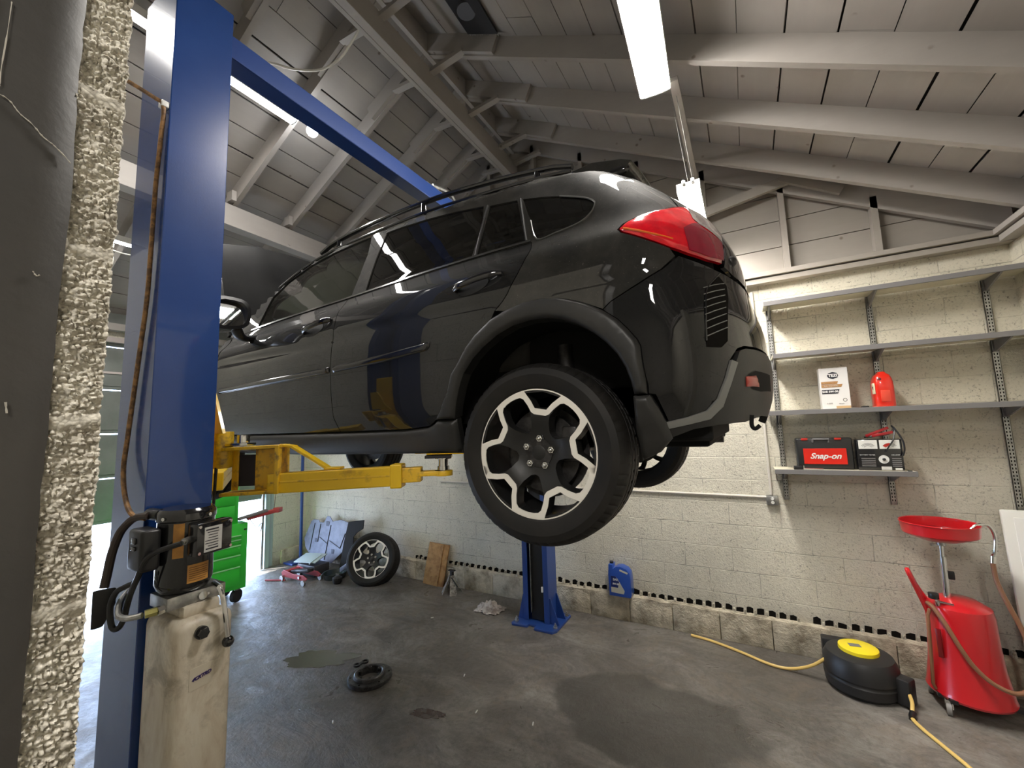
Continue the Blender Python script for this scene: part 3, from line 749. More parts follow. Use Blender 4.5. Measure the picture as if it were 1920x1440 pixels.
REDGE=[(-.696,belt(-.696)),(-.690,.712),(-.694,.681),(-.711,.640),(-.729,.605),(-.755,.563),(-.775,.530),(-.802,.499),(-.833,.468)]
FIX=[(-.833,.441)]
DR=SEAM+bl(-1.77,-.70,12)[1:]+REDGE+[p for p in ARO if p[0]<=-.834][::-1]+[(-1.166,.037),(-1.20,.022),(-1.335,.014)]
FW=[(-2.655,.735),(-2.612,.900),(-2.50,.985),(-2.30,1.060),(-2.10,1.093),(-1.90,1.105),(-1.765,1.106),(-1.735,.98),(-1.745,.85),(-1.762,.735)]
FW=[(-2.655,belt(-2.655)+.016)]+FW[1:-1]+bl(-1.765,-2.655,8,.014)[:-1]
RW=[(-1.632,1.094),(-1.50,1.092),(-1.345,1.083),(-1.15,1.062),(-.985,1.034),(-.968,.92),(-.995,belt(-1)+.014)]+bl(-1.02,-1.655,6,.014)+[(-1.648,.88)]
RQ=[(-.945,1.022),(-.80,.998),(-.765,.88),(-.728,belt(-.73)+.016)]+bl(-.75,-.968,3,.014)+[(-.955,.88)]
QW=[(-.768,.992),(-.68,.970),(-.592,.942),(-.52,.912),(-.476,.890),(-.446,.866),(-.439,.845),(-.453,.812),(-.498,.780),(-.597,.762),(-.676,.757),(-.715,.86)]
TL=[(-.341,.688),(-.325,.711),(-.264,.743),(-.206,.765),(-.158,.798),(-.125,.797),(-.098,.777),(-.062,.735),(-.036,.690),(-.026,.640),(-.026,.600),(-.031,.556),(-.071,.551),(-.122,.562),(-.175,.583),(-.23,.613),(-.289,.648),(-.327,.670)]
BS=[(-.40,.401),(-.372,.424),(-.272,.471),(-.205,.509),(-.160,.553)]
SIL=[(-.228,.006),(-.162,.021),(-.109,.039),(-.076,.075),(-.049,.139),(-.030,.200),(-.007,.240),(.012,.252),(.050,.258)]
SLO=[(-.228,-.014),(-.165,-.001),(-.104,.014),(-.066,.052),(-.038,.122),(-.014,.193)]
shell=None
for side in (-1,1):
    far=side>0
    q=panel('quarter_panel',REDGE[:1]+REDGE[1:]+[p for p in ARO if -.833<p[0]<-.40]+BS+[(-.175,.583),(-.23,.613),(-.289,.648),(-.327,.670),(-.341,.688),(-.325,.711),(-.264,.743),(-.206,.765),(-.158,.798),(-.20,.90),(-.27,1.0),(-.345,9)]+[(-.345-2.62*i/40,9) for i in range(1,41)]+[(-2.99,.675)]+bl(-2.95,-.70,24),M['paint'],car,side,holes=[FW,RW,RQ,QW,[(-2.90,9)]+[(-2.90+.74*i/12,9) for i in range(1,13)]+[(-2.15,ztop(-2.15)-.035),(-2.4,ztop(-2.4)-.030),(-2.65,ztop(-2.65)-.028),(-2.90,ztop(-2.90)-.028)]],inset=.0015)
    lab(q,'dusty black painted quarter, pillars and roof')
    for nm,pl,gm in (('window',FW,'glassclear'),('window',RW,'glassdark'),('window',RQ,'glassdark'),('window',QW,'glassdark')):
        panel(nm,pl,M[gm],car,side,off=-.006,inset=-.004,skirt=0)
    d=panel('door',[(-2.93,.02)]+SEAM+bl(-1.79,-2.95,10)+[(-2.96,.4)],M['paintclean'],car,side)
    e=panel('door',DR,M['paintclean'],car,side)
    # handles with cups
    for par,L,(x0,z0,x1,z1) in ((d,0,(-2.055,.553,-1.835,.590)),(e,1,(-1.035,.590,-.805,.620))):
        n=9;pts=[];rad=[]
        for i in range(n):
            t=i/(n-1);x=x0+(x1-x0)*t;z=z0+(z1-z0)*t+.004
            pts.append((x,YC+side*(W(x,z)+.004+.028*math.sin(PI*min(1,max(0,t)))**.5),z));rad.append(.0165 if 0<i<n-1 else .012)
        hd=G().tube(pts,rad,12,flat=.62,up=(0,0,1)).build('door_handle',M['blackgloss'],par)
        cx=x0+(x1-x0)*.42;cz=z0+(z1-z0)*.42-.014
        cup=[(cx+.075*math.cos(a)*(1),cz+.030*math.sin(a)+.012*math.cos(a)) for a in [2*PI*k/20 for k in range(20)]]
        panel('handle_cup',cup,M['black'],par,side,off=.0012,skirt=0,inset=0,grid=.02)
    # protective mouldings
    panel('side_moulding',[(-2.90,.279),(-2.90,.316),(-1.822,.345),(-1.822,.308)],M['blackgloss'],d,side,off=.013,rnd=.012,skirt=.01,grid=.03)
    panel('side_moulding',[(-1.792,.309),(-1.792,.346),(-1.436,.366),(-1.158,.389),(-1.166,.360),(-1.182,.347),(-1.438,.324)],M['blackgloss'],e,side,off=.013,rnd=.012,skirt=.01,grid=.03)
    # belt strip
    panel('belt_trim',bl(-2.72,-.70,20,.002)+bl(-.70,-2.72,20,.013),P('bright_belt_trim',(.10,.10,.10),.2,.7,coat=.5) if side<0 else M['black'],car,side,off=.005,skirt=.006,inset=0,grid=.02)
    # quarter glass bright edge and window dividers
    for a,b in (((-.972,.758),(-.958,1.028)),((-.722,.760),(-.782,1.000))):
        g=G();pts=[(a[0]+(b[0]-a[0])*t/6,a[1]+(b[1]-a[1])*t/6) for t in range(7)]
        g.tube([(x,YC+side*(W(x,z)+.002),z) for x,z in pts],.005,6)
        g.build('window_divider',M['cladding'],car)
    g=G();pts=spline([(x,YC+side*(W(x,z)+.001),z) for x,z in QW[2:12]],4);g.tube(pts,.0035,6);g.build('window_seal',P('rubber_seal',(.09,.09,.085),.3,coat=.4) if side<0 else M['black'],car)
    panel('sill',[(-1.148,.049),(-1.166,.035),(-1.20,.019),(-1.335,.010),(-1.766,.010),(-2.93,.016),(-2.93,-.085),(-2.16,-.108),(-1.49,-.102),(-1.05,-.098),(-1.046,.049)],M['cladding'],car,side,off=.016,rnd=.03,rmin=-.01,skirt=.03)
    fl_=panel('arch_flare',ARO+ARI[::-1],M['cladding'],car,side,off=.026,rnd=.022,rmin=.006,skirt=.055,grid=.02,inset=.001)
    fl2=panel('arch_flare',frontset(ARO)+frontset(ARI)[::-1],M['cladding'],car,side,off=.026,rnd=.022,rmin=.006,skirt=.055,grid=.02,inset=.001)
    panel('fender',[(-2.965,.02),(-2.965,.4),(-2.96,.66),(-3.05,.655),(-3.5,.56),(-4.0,.50),(-4.28,.40),(-4.30,.2),(-4.25,0),(-4.15,-.08),(-3.80,-.08)]+frontset(ARO),M['paintclean'],car,side)
    bp_=panel('rear_bumper',[p for p in ARO if p[0]>=-.3985]+[(-.25,.096),(-.222,.012)]+SIL[:1]+SIL[1:]+[(9,.258),(9,.515),(-.001,.515),(-.054,.524),(-.112,.541),(-.153,.555)]+BS[::-1][1:],M['paintclean'],car,side)
    panel('bumper_cladding',SLO+[(-.020,.193),(-.007,.232),(.012,.245),(.050,.250),(9,.25),(9,-.01),(.045,.020),(-.009,.000),(-.077,-.006),(-.152,-.018),(-.208,-.040),(-.30,-.07),(-.31,-.01)],M['cladding'],bp_,side,off=.004,skirt=.03)
    panel('bumper_edge_highlight',SIL[:6]+SLO[::-1],M['claddinglight'],bp_,side,off=.006,skirt=.01,inset=0,grid=.012)  # light caught by the chamfer, put into a paler strip
    vn=panel('bumper_reflection',[(-.045,.500),(-.080,.434),(-.090,.293),(-.092,.240),(-.052,.240),(-.034,.262),(-.022,.419),(-.024,.470)],M['hole'],bp_,side,off=.0015,skirt=0,inset=0,grid=.02)  # reflection put into colour: dark patch with pale lines, no real recess
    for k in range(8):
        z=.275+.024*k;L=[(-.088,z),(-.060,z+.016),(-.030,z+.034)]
        g=G().tube([(x,YC+side*(W(x,zz)+.003),zz) for x,zz in L],.0018,6);g.build('reflection_line',M['claddinglight'],vn)
    g=G();L=[(-.040,.515),(-.058,.480),(-.080,.436),(-.086,.36),(-.090,.26)]
    g.tube(spline([(x,YC+side*(W(x,zz)+.002),zz) for x,zz in L],5),.0028,6).build('crease',M['blackgloss'],bp_)
    rc=panel('reflector_recess',[(.020,.110),(.014,.156),(.034,.172),(.084,.172),(.084,.112),(.045,.104)],M['underbody'],bp_,side,off=.0055,skirt=0,inset=0,grid=.015)
    panel('rear_reflector',[(.004,.115),(.004,.150),(.036,.158),(.043,.117)],P('matt_red_reflector',(.42,.055,.04),.3,coat=.5),bp_,side,off=.012,rnd=.006,rmin=.006,grid=.012)
    fp=panel('mud_flap',[(-.318,.098),(-.262,.098),(-.240,.055),(-.222,.008),(-.212,-.040),(-.252,-.085),(-.316,-.118),(-.322,-.01)],M['cladding'],car,side,off=.030,rnd=.02,rmin=.012,skirt=.03,grid=.02)
    t=panel('tail_lamp',TL,M['lensred'],car,side,off=.012,rnd=.02,rmin=.001,skirt=.012,grid=.015,inset=.003)
    panel('clear_lens',[(-.140,.790),(-.118,.712),(-.098,.684),(-.066,.664),(-.038,.642),(-.036,.685),(-.062,.730),(-.098,.772)],M['lenswhite'],t,side,off=.0135,skirt=0,inset=.001,grid=.012)
    panel('lower_lens',[(-.143,.655),(-.120,.680),(-.103,.690),(-.088,.672),(-.061,.657),(-.037,.636),(-.034,.60),(-.036,.560),(-.071,.556),(-.130,.570)],M['lensdeep'],t,side,off=.0135,skirt=0,inset=.001,grid=.012)
    g=G();pts=[(-.318,.680),(-.27,.657),(-.215,.632),(-.165,.612)]
    g.tube([(x,YC+side*(W(x,z)+.0125),z) for x,z in pts],.004,6).build('lamp_bar',P('amber_lamp_bar',(.8,.16,.02),.2,coat=.6) if side<0 else M['lensred'],t)
    # tailgate half
    tg=panel('tailgate',[(-.158,.800),(-.125,.799),(-.098,.780),(-.062,.738),(-.030,.690),(-.022,.640),(-.022,.600),(-.028,.548),(-.001,.530),(9,.53),(9,9),(-.345,9),(-.27,1.0),(-.20,.90)],M['paintclean'],car,side,inset=.003)
# dark inner shell, wells, floor pan
ARC=lambda cx,r,n=16:[(cx-r*math.cos(PI*i/n),.03+r*math.sin(PI*i/n)) for i in range(n+1)]
for side in (-1,1):
    o=panel('inner_shell',[(-4.22,-.07)]+[(XWF-.39,-.07)]+ARC(XWF,.39)+[(XWF+.39,-.07)]+[(XW-.39,-.07)]+ARC(XW,.39)+[(XW+.39,-.05)]+[(-.10,.02),(-.02,.30),(-.03,.66),(-.9,.68),(-2.6,.62),(-3.0,.55),(-4.18,.30)],M['underbody'],car,side,off=-.035,skirt=0,inset=0,grid=.06)
g=G()
g.box(-2.93,-1.07,YC-.80,YC+.80,-.095,-.03).box(-4.2,-.12,YC-.60,YC+.60,-.085,.16).box(-.34,-.10,YC-.72,YC+.72,-.06,.05).box(-4.2,-3.72,YC-.75,YC+.75,-.06,.2)
g.build('floor_pan',M['underbody'],car,smooth=0,bevel=.01)
for cx in (XW,XWF):
    for side in (-1,1):
        g=G();V=[];F=[];n=24
        for i in range(n+1):
            a=PI*i/n
            for k,(w_,r) in enumerate(((.845,.385),(.60,.385))): V.append((cx-r*math.cos(a),YC+side*w_,.03+r*math.sin(a)))
        for i in range(n): F.append((2*i,2*i+1,2*i+3,2*i+2))
        g.add(V,F);g.add([(cx-.385*math.cos(PI*i/n),YC+side*.60,.03+.385*math.sin(PI*i/n)) for i in range(n+1)],[tuple(range(n+1))])
        g.build('wheel_well',M['underbody'],car)
# drip rails and roof rails, spoiler, aerial
for side in (-1,1):
    xs=[-2.30+1.72*i/20 for i in range(21)]
    pts=[];rad=[]
    for i,x in enumerate(xs):
        lift=.030*math.sin(PI*min(1,max(0,i/20)))**.35 if 0<i<20 else .0
        pts.append((x,YC+side*.600,ztop(x)-.022+lift));rad.append(.016)
    g=G().tube(pts,rad,10,flat=.8)
    for i in (2,10,18): g.cyl((xs[i],YC+side*.600,ztop(xs[i])-.05),pts[i],.018,.014,12)
    g.build('roof_rail',M['blackgloss'],car)
    g=G();xs=[-2.62+2.05*i/30 for i in range(31)]
    zz=lambda x:ztop(x)-.078
    g.tube([(x,YC+side*(W(x,zz(x))+.004),zz(x)) for x in xs],.007,6).build('drip_trim',M['blackgloss'],car)
# spoiler over the tailgate
g=G();sec=[];n=16
for i in range(n+1):
    t=-1+2*i/n;y=YC+t*.565
    e=1-abs(t)**6*.35
    x0,x1=-.60,-.335+.03*(1-t*t);z0=ztop(-.6)-.028*(t*t)+.004;z1=ztop(-.42)-.050*t*t+.022
    sec+= [(x0,y,z0),(x0+.10,y,z0+.014*e),(x1-.04,y,z1+.012*e),(x1,y,z1-.010),(x1-.025,y,z1-.040),(x1-.12,y,z1-.045)]
F=[]
for i in range(n):
    for k in range(6): F.append((i*6+k,i*6+(k+1)%6,(i+1)*6+(k+1)%6,(i+1)*6+k))
F+=[tuple(range(6)),tuple(range(n*6+5,n*6-1,-1))]
sp_=g.add(sec,F).build('roof_spoiler',M['paint'],car,smooth=60)
for side in (-1,1):
    G().ball((-.395,YC+side*.555,1.085),.034,16,sz=(1.5,.4,.7)).build('spoiler_end',M['blackgloss'],sp_)
G().ball((-.005,YC-.52,.60),.022,12).build('wiper_cap',M['black'],car)
g=G().tube(spline([(.015,1.46,.02),(.012,1.46,-.01),(.020,1.46,-.022),(.034,1.46,-.012)],4),.006,8);g.build('tow_hook',M['underbody'],car)
# windscreen and tailgate glass are in one piece across the car
def cross(name,xs,wf,mat,dz=0,ny=14):
    g=G();V=[];F=[]
    for x in xs:
        for k in range(ny+1):
            t=-1+2*k/ny;w_=wf(x)*t;q=abs(w_)/max(.01,W(x,ztop(x)-HT));
            z=ztop(x)-HT*(1-(1-min(1,q)**2.3)**(1/2.3))
            V.append((x,YC+w_,z+dz))
    for i in range(len(xs)-1):
        for k in range(ny): F.append((i*(ny+1)+k,(i+1)*(ny+1)+k,(i+1)*(ny+1)+k+1,i*(ny+1)+k+1))
    return g.add(V,F).build(name,mat,car,smooth=60)
cross('windscreen',[-2.92+.79*i/14 for i in range(15)],lambda x:.62,M['glassclear'],-.004)
# cabin
g=G().box(-3.0,-2.62,YC-.68,YC+.68,.30,.66);ds=g.build('dashboard',M['interior'],car,bevel=.05,seg=3)
g=G();g.tube([(-2.42+.10*math.sin(a)*.5,YC-.36+.185*math.cos(a),.70+.165*math.sin(a)) for a in [2*PI*k/28 for k in range(28)]],.013,8,closed=True).cyl((-2.62,YC-.36,.64),(-2.43,YC-.36,.70),.03);g.build('steering_wheel',M['black'],ds)
for y in (YC-.36,YC+.36):
    g=G().obox((-1.98,y,.33),(.25,0,.02),(0,.24,0),(-.01,0,.075));st=g.build('car_seat',M['seat'],car,bevel=.04,seg=3)
    G().obox((-1.70,y,.62),(.055,0,-.01),(0,.235,0),(.10,0,.29)).build('backrest',M['seat'],st,bevel=.04,seg=3)
    G().obox((-1.575,y,.985),(.04,0,0),(0,.12,0),(.012,0,.075)).build('headrest',M['seat'],st,bevel=.025,seg=3)
g=G().box(-1.28,-.82,YC-.62,YC+.62,.26,.42);st=g.build('rear_seat',M['seat'],car,bevel=.04,seg=3)
G().obox((-.78,YC,.62),(.06,0,0),(0,.62,0),(.10,0,.26)).build('backrest',M['seat'],st,bevel=.04,seg=3)
# tailgate opened bonnet
g=G();V=[];F=[];nx=14;ny=20
for i in range(nx+1):
    s=i/nx
    for k in range(ny+1):
        t=-1+2*k/ny
        hw=.80-.05*s*s-.03*(1-s)
        L=.92*s*(1-.13*t*t*s)
        bow=.050*(1-t*t)+.05*math.sin(PI*s)*.8+(.02*math.exp(-((abs(t)-.62)/.08)**2))
        a=math.radians(68)
        V.append((-3.03-L*math.cos(a)+bow*math.sin(a),YC+hw*t,.70+L*math.sin(a)+bow*math.cos(a)*.6))
n0=len(V)
V2=[(x-.028,y,z-.012) for x,y,z in V]
for i in range(nx):
    for k in range(ny):
        q=(i*(ny+1)+k,(i+1)*(ny+1)+k,(i+1)*(ny+1)+k+1,i*(ny+1)+k+1);F.append(q);F.append(tuple(n0+j for j in q[::-1]))
R=[k for k in range(ny+1)]+[i*(ny+1)+ny for i in range(1,nx+1)]+[nx*(ny+1)+k for k in range(ny-1,-1,-1)]+[i*(ny+1) for i in range(nx-1,0,-1)]
for a,b in zip(R,R[1:]+R[:1]): F.append((a,b,n0+b,n0+a))
hood=g.add(V+V2,F).build('hood',M['hoodpaint'],car,smooth=50);lab(hood,'raised black hood seen from behind')
G().beam((-3.85,YC+.55,.45),(-3.25,YC+.45,1.22),.010,.010).build('prop_rod',M['steel'],hood)
g=G().box(-3.95,-3.1,YC-.55,YC+.55,.15,.52);g.build('engine',M['underbody'],car,bevel=.05)
# door mirror (near side) and its twin
for side in (-1,1):
    c=Vector((-2.545,YC+side*1.025,.705));g=G();n=20;prof=[(-.16,.35),(-.145,.72),(-.10,.93),(-.04,1.0),(.03,1.0),(.055,.97)]
    V=[];F=[]
    for dx,s in prof:
        for i in range(n):
            a=2*PI*i/n;ca,sa=math.cos(a),math.sin(a)
            yy=.108*s*(abs(ca)**.62)*(1 if ca>0 else -1);zz=.097*s*(abs(sa)**.62)*(1 if sa>0 else -1)
            V.append((c.x+dx,c.y+side*(yy),c.z+zz-.02*(yy/.108)*(1 if zz<0 else .2)))
    m=len(prof)
    for j in range(m-1):
        for i in range(n): F.append((j*n+i,j*n+(i+1)%n,(j+1)*n+(i+1)%n,(j+1)*n+i))
    F.append(tuple(range(n))[::-1])
    g.add(V,F)
    mr=g.build('wing_mirror',M['blackgloss'],car,smooth=50)
    # rim and glass
    g=G();R0=V[-n:];R1=[(x+.004,c.y+(y-c.y)*.80,c.z+(z-c.z)*.80) for x,y,z in R0];R2=[(x-.024-.19*(z-c.z),y,z) for x,y,z in R1]
    g.add(R0+R1+R2,[(i,(i+1)%n,n+(i+1)%n,n+i) for i in range(n)]+[(n+i,n+(i+1)%n,2*n+(i+1)%n,2*n+i) for i in range(n)]);g.build('mirror_rim',M['black'],mr,smooth=30)
    g=G().add([(x+.004,y,z) for x,y,z in R2],[tuple(range(n))]);g.build('mirror_face',M['mirrorglass'],mr,smooth=0)
    g=G().tube(spline([(-2.56,c.y-side*.06,.64),(-2.58,YC+side*.93,.60),(-2.60,YC+side*.87,.60),(-2.62,YC+side*.82,.62)],5),.034,10,flat=.6);g.build('mirror_arm',M['black'],mr)
# ------------------------------------------------------------------ wheels
def wheel_faces():
    """dark spokes and bright facets in the wheel plane, unit radius"""
    def pc(r,a): a=math.radians(a);return (r*math.sin(a),r*math.cos(a))
    wins=[];pocks=[];bo=[];bi=[]
    for k in range(5):
        c=10+72*k;m=c+36
        wins.append([pc(r,a) for r,a in ((.625,c+15.5),(.74,c+18),(.865,c+22),(.915,c+26),(.935,m),(.915,m+10),(.865,m+14),(.74,m+18),(.625,m+20.5),(.50,m+18.5),(.375,m+11),(.345,m),(.375,m-11),(.50,m-18.5))])
        pocks.append([pc(r,a) for r,a in ((.70,c-8.5),(.70,c+8.5),(.82,c+13),(.955,c+18.2),(.965,c),(.955,c-18.2),(.82,c-13))])
    return wins,pocks
def cdt2(outer,holes,gridpts):
    pts=list(outer);ed=[(i,(i+1)%len(outer)) for i in range(len(outer))]
    for h in holes:
        s=len(pts);pts+=h;ed+=[(s+i,s+(i+1)%len(h)) for i in range(len(h))]
    g=np.array(gridpts) if gridpts else np.zeros((0,2));
    if len(g):
        ok=in_poly(g[:,0],g[:,1],outer)&(dist_poly(g[:,0],g[:,1],outer)>.02)
        for h in holes: ok&=~in_poly(g[:,0],g[:,1],h)&(dist_poly(g[:,0],g[:,1],h)>.02)
        pts+=[tuple(p) for p in g[ok]]
    r=geometry.delaunay_2d_cdt([Vector(p) for p in pts],ed,[],0,1e-6)
    V=[(v.x,v.y) for v in r[0]];T=[tuple(f) for f in r[2]]
    cx=np.array([sum(V[i][0] for i in t)/3 for t in T]);cy=np.array([sum(V[i][1] for i in t)/3 for t in T])
    ok=in_poly(cx,cy,outer)
    for h in holes: ok&=~in_poly(cx,cy,h)
    return V,[t for t,k in zip(T,ok) if k]
def make_wheel(root_parent,c,axis,spin=0,label=None,RT=.338,RR=.236):
    """c: centre of the outer face; axis: outward direction"""
    a,u,v=frame_from(axis);c=Vector(c)
    # u horizontal-ish, v up-ish for a horizontal axis
    if abs(a.z)<.9: u=Vector((0,0,1)).cross(a).normalized();v=a.cross(u)
    cs_,sn_=math.cos(spin),math.sin(spin)
    def at(p,d):
        x,y=p;x,y=x*cs_-y*sn_,x*sn_+y*cs_
        return c+(u*x+v*y)*RR+a*d
    wins,pocks=wheel_faces()
    def depth(p):
        r=math.hypot(*p)
        if r<.20: return -.034
        if r<.64: t=(r-.20)/.44;return -.034+.034*t*t*(3-2*t)-.000
        return 0
    circ=[(.985*math.sin(2*PI*i/90),.985*math.cos(2*PI*i/90)) for i in range(90)]
    wins_=[densify(w,.06) for w in wins];pocks_=[densify(w,.06) for w in pocks]
    gp=[(r*math.sin(t+r*7),r*math.cos(t+r*7)) for r in (.05,.12,.2,.28,.36,.44,.52,.60,.68,.78,.88,.95) for t in [2*PI*i/max(6,int(r*70)) for i in range(max(6,int(r*70)))]]
    V2,T=cdt2(circ,wins_+pocks_,gp)
    g=G();n=len(V2);g.add([at(p,depth(p)-.0015) for p in V2],T)
    # walls of openings going back
    for h in wins_+pocks_:
        k=len(h);ctr=(sum(p[0] for p in h)/k,sum(p[1] for p in h)/k)
        inn=[(p[0]+(ctr[0]-p[0])*.10,p[1]+(ctr[1]-p[1])*.10) for p in h]
        g.add([at(p,depth(p)-.0015) for p in h]+[at(p,depth(p)-.045) for p in inn],[(i,(i+1)%k,k+(i+1)%k,k+i) for i in range(k)])
    # barrel
    g.lathe([(RR*.985,-.0015),(RR*.975,-.012),(RR*.955,-.05),(RR*.93,-.19),(RR*1.0,-.20)],c,a,64)
    wh=g.build('wheel',M['alloydark'],root_parent,smooth=35,recalc=False,loc=tuple(c) if root_parent is None else (0,0,0))
    # bright machined facets
    outer=[];per=[]
    def pc(r,A): A=math.radians(A);return (r*math.sin(A),r*math.cos(A))
    for k in range(5):
        cc=10+72*k
        outer+=[pc(.985,cc-19.2),pc(.82,cc-13),pc(.70,cc-8.5),pc(.70,cc+8.5),pc(.82,cc+13),pc(.985,cc+19.2)]+[pc(.985,cc+t) for t in (24,30,36,42,48)]
    inner=[]
    for k in range(5):
        cc=10+72*k
        inner+=[pc(.605,cc-9.5),pc(.605,cc+9.5),pc(.645,cc+14),pc(.75,cc+17.5),pc(.865,cc+21.5),pc(.905,cc+25),pc(.915,cc+30),pc(.918,cc+36),pc(.915,cc+42),pc(.905,cc+47),pc(.865,cc+50.5),pc(.75,cc+54.5),pc(.645,cc+58)]
    outer=densify(outer,.08);inner=densify(inner,.08)
    Vb,Tb=cdt2(outer,[inner],[])
    g=G();g.add([at(p,max(depth(p),-.003)+.0012) for p in Vb],Tb)
    for h in (outer,inner):
        k=len(h);g.add([at(p,max(depth(p),-.003)+.0012) for p in h]+[at(p,-.004) for p in h],[(i,(i+1)%k,k+(i+1)%k,k+i) for i in range(k)])
    g.lathe([(RR*.984,.0010),(RR*1.004,.0005),(RR*1.004,-.004)],c,a,72)
    lab(g.build('wheel_facets',M['alloy'],wh,smooth=30,recalc=False),'bright machined silver facets')
    for k in range(5):
        p=pc(.225,7+72*k);g=G();g.cyl(at(p,-.038),at(p,-.024),.0125,n=6).ball(tuple(at(p,-.023)),.0085,12)
        g.build('lug_nut',M['chrome'],wh)
        G().lathe([(.0165,-.001),(.0165,.004),(.014,.004),(.0135,-.004)],at(p,-.034),a,20).build('lug_seat',M['black'],wh)
    G().lathe([(.0,.004),(.026,.004),(.031,.001),(.032,-.004)],at((0,0),-.033),a,32).build('centre_cap',M['alloydark'],wh)
    # tyre
    R=RT;prof=[(RR*.99,-.004),(RR*1.03,.006),(RR*1.12,.014),(R*.86,.018),(R*.93,.010),(R*.965,-.004),(R*.985,-.018),(R*.997,-.034),(R,-.055),(R-.007,-.056),(R-.007,-.064),(R,-.065),(R+.001,-.095),(R-.007,-.096),(R-.007,-.106),(R+.001,-.107),(R,-.138),(R-.007,-.139),(R-.007,-.147),(R,-.148),(R*.997,-.168),(R*.985,-.186),(R*.93,-.212),(R*.86,-.220),(RR*1.12,-.214),(RR*.99,-.20)]
    def mod(i,k,r):
        if k in (5,6) and i%5==0: return r-.005
        if k in (12,13) and i%5==1: return r-.004
        if k in (19,20) and i%5==2: return r-.005
        return r
    g=G().lathe(prof,c,a,280,mod=mod)
    g.build('tyre',M['tread'],wh,smooth=22)
    return wh
def brake(parent,c,axis):
    a=Vector(axis);c=Vector(c)
    g=G().cyl(c-a*.075,c-a*.10,.148,n=48).cyl(c-a*.03,c-a*.20,.055,n=24).cyl(c-a*.105,c-a*.112,.172,n=48);b=g.build('brake_disc',M['castiron'],parent)
    G().obox(c-a*.085+Vector((.115,0,.03)),(.03,0,0),(0,.035,0),(0,0,.065)).build('brake_calliper',M['castiron'],parent,bevel=.01)
for cx in (XW,XWF):
    for side in (-1,1):
        c=(cx,YC+side*.865,ZW);w_=make_wheel(car,c,(0,side,0),0 if side<0 else .4)
        brake(car,c,(0,side,0))
for cx in (XW,XWF):
    g=G().cyl((cx,YC-.62,ZW),(cx,YC+.62,ZW),.028,n=12)
    for side in (-1,1):
        g.tube([(cx-.30,YC+side*.42,-.02),(cx-.02,YC+side*.68,-.12)],.025,8).cyl((cx+.05,YC+side*.60,-.1),(cx+.03,YC+side*.60,.35),.035,n=14)
    g.build('suspension',M['castiron'],car)
g=G().cyl((-.42,YC+.35,-.02),(-.12,YC+.35,-.02),.09,n=24).tube(spline([(-3.0,YC+.1,-.06),(-2.0,YC+.1,-.08),(-1.0,YC+.15,-.06),(-.42,YC+.35,-.02)],6),.028,10)
g.build('exhaust',M['castiron'],car)
# rear bay lamp (behind the camera) that lights the wall end and the near column
fixture('ceiling_light',(.35,-2.3,1.95),(.35,-1.08,1.95),.20,.055,M['tubeR'],'wraparound ceiling light in the bay behind the wall opening','lit ceiling fixtures')
# ------------------------------------------------------------------ two post lift
lift=thing('car_lift',(-1.97,2.4,FZ),'blue two-post car lift with yellow swing arms carrying the black car','car lift')
def column(yb,yo,x0,x1,mat,top,name_label):
    s=1 if yo>yb else -1;t=.009;xm0,xm1=x0,x1;lip=.055
    pts=[(x0,yb),(x1,yb),(x1,yo),(x1-lip,yo),(x1-lip,yo-s*t),(x1-t,yo-s*t),(x1-t,yb+s*t),(x0+t,yb+s*t),(x0+t,yo-s*t),(x0+lip,yo-s*t),(x0+lip,yo),(x0,yo)]
    g=G().prism(pts,lambda a,b,d:(a,b,d),FZ+.02,top);c=g.build('column',mat,lift,smooth=0,bevel=.003);lab(c,name_label)
    bx0,bx1=x0-.085,x1+.115;by0,by1=min(yb,yo)-.09,max(yb,yo)+(.10 if s>0 else .10)
    if s<0: by0=yo-.13
    else: by1=yo+.13
    sx=(x0+x1)/2
    pl=[(bx0+.02,by0),(bx1-.03,by0),(bx1,by0+.05),(bx1,by1-.03),(bx1-.03,by1),(bx0+.03,by1),(bx0,by1-.03),(bx0,by0+.02)]
    if s<0: pl=[(bx0,by0+.02),(bx0+.02,by0),(sx-.05,by0+.02),(sx-.045,by0+.06),(sx+.03,by0+.06),(sx+.035,by0),(bx1-.03,by0),(bx1,by0+.05),(bx1,by1-.03),(bx1-.03,by1),(bx0+.03,by1),(bx0,by1-.03)]
    p=G().prism(pl,lambda a,b,d:(a,b,d),FZ,FZ+.022).build('base_plate',mat,c,smooth=0,bevel=.004)
    g=G()
    for xa,sg in ((x1,1),(x0,-1)):
        for yy in ((yb+yo)/2-.09,(yb+yo)/2+.07):
            w_=.10 if sg>0 else .07
            G().prism([(0,0),(w_,0),(.012,.24),(0,.24)],lambda a,b,d:(xa+sg*a,yy+d,FZ+.02+b),0,.010).build('gusset',mat,c,smooth=0)
    for bx,by in ((bx0+.035,by0+.07),(bx1-.035,by0+.09),(bx1-.035,by1-.06),(bx0+.035,by1-.06)):
        G().cyl((bx,by,FZ+.02),(bx,by,FZ+.034),.022,n=20).cyl((bx,by,FZ+.034),(bx,by,FZ+.052),.015,n=6).cyl((bx,by,FZ+.05),(bx,by,FZ+.068),.008,n=12).build('anchor_bolt',M['steel'],c,smooth=30)
    return c
cn=column(.644,.85,-2.11,-1.83,M['blue'],1.86,'near blue lift column')
cf=column(4.11,3.90,-2.14,-1.855,M['blue2'],1.86,'far blue lift column')
G().box(-2.065,-1.925,3.935,3.955,FZ+.03,1.7).build('slot_cover',M['black'],cf,smooth=0)
G().box(-2.055,-2.049,3.905,3.93,FZ+.10,1.7).build('cable_strip',M['steel'],cf,smooth=0)
G().box(-1.925,-1.910,3.885,3.90,FZ+.32,FZ+.37).build('latch_tab',M['white'],cf,smooth=0)
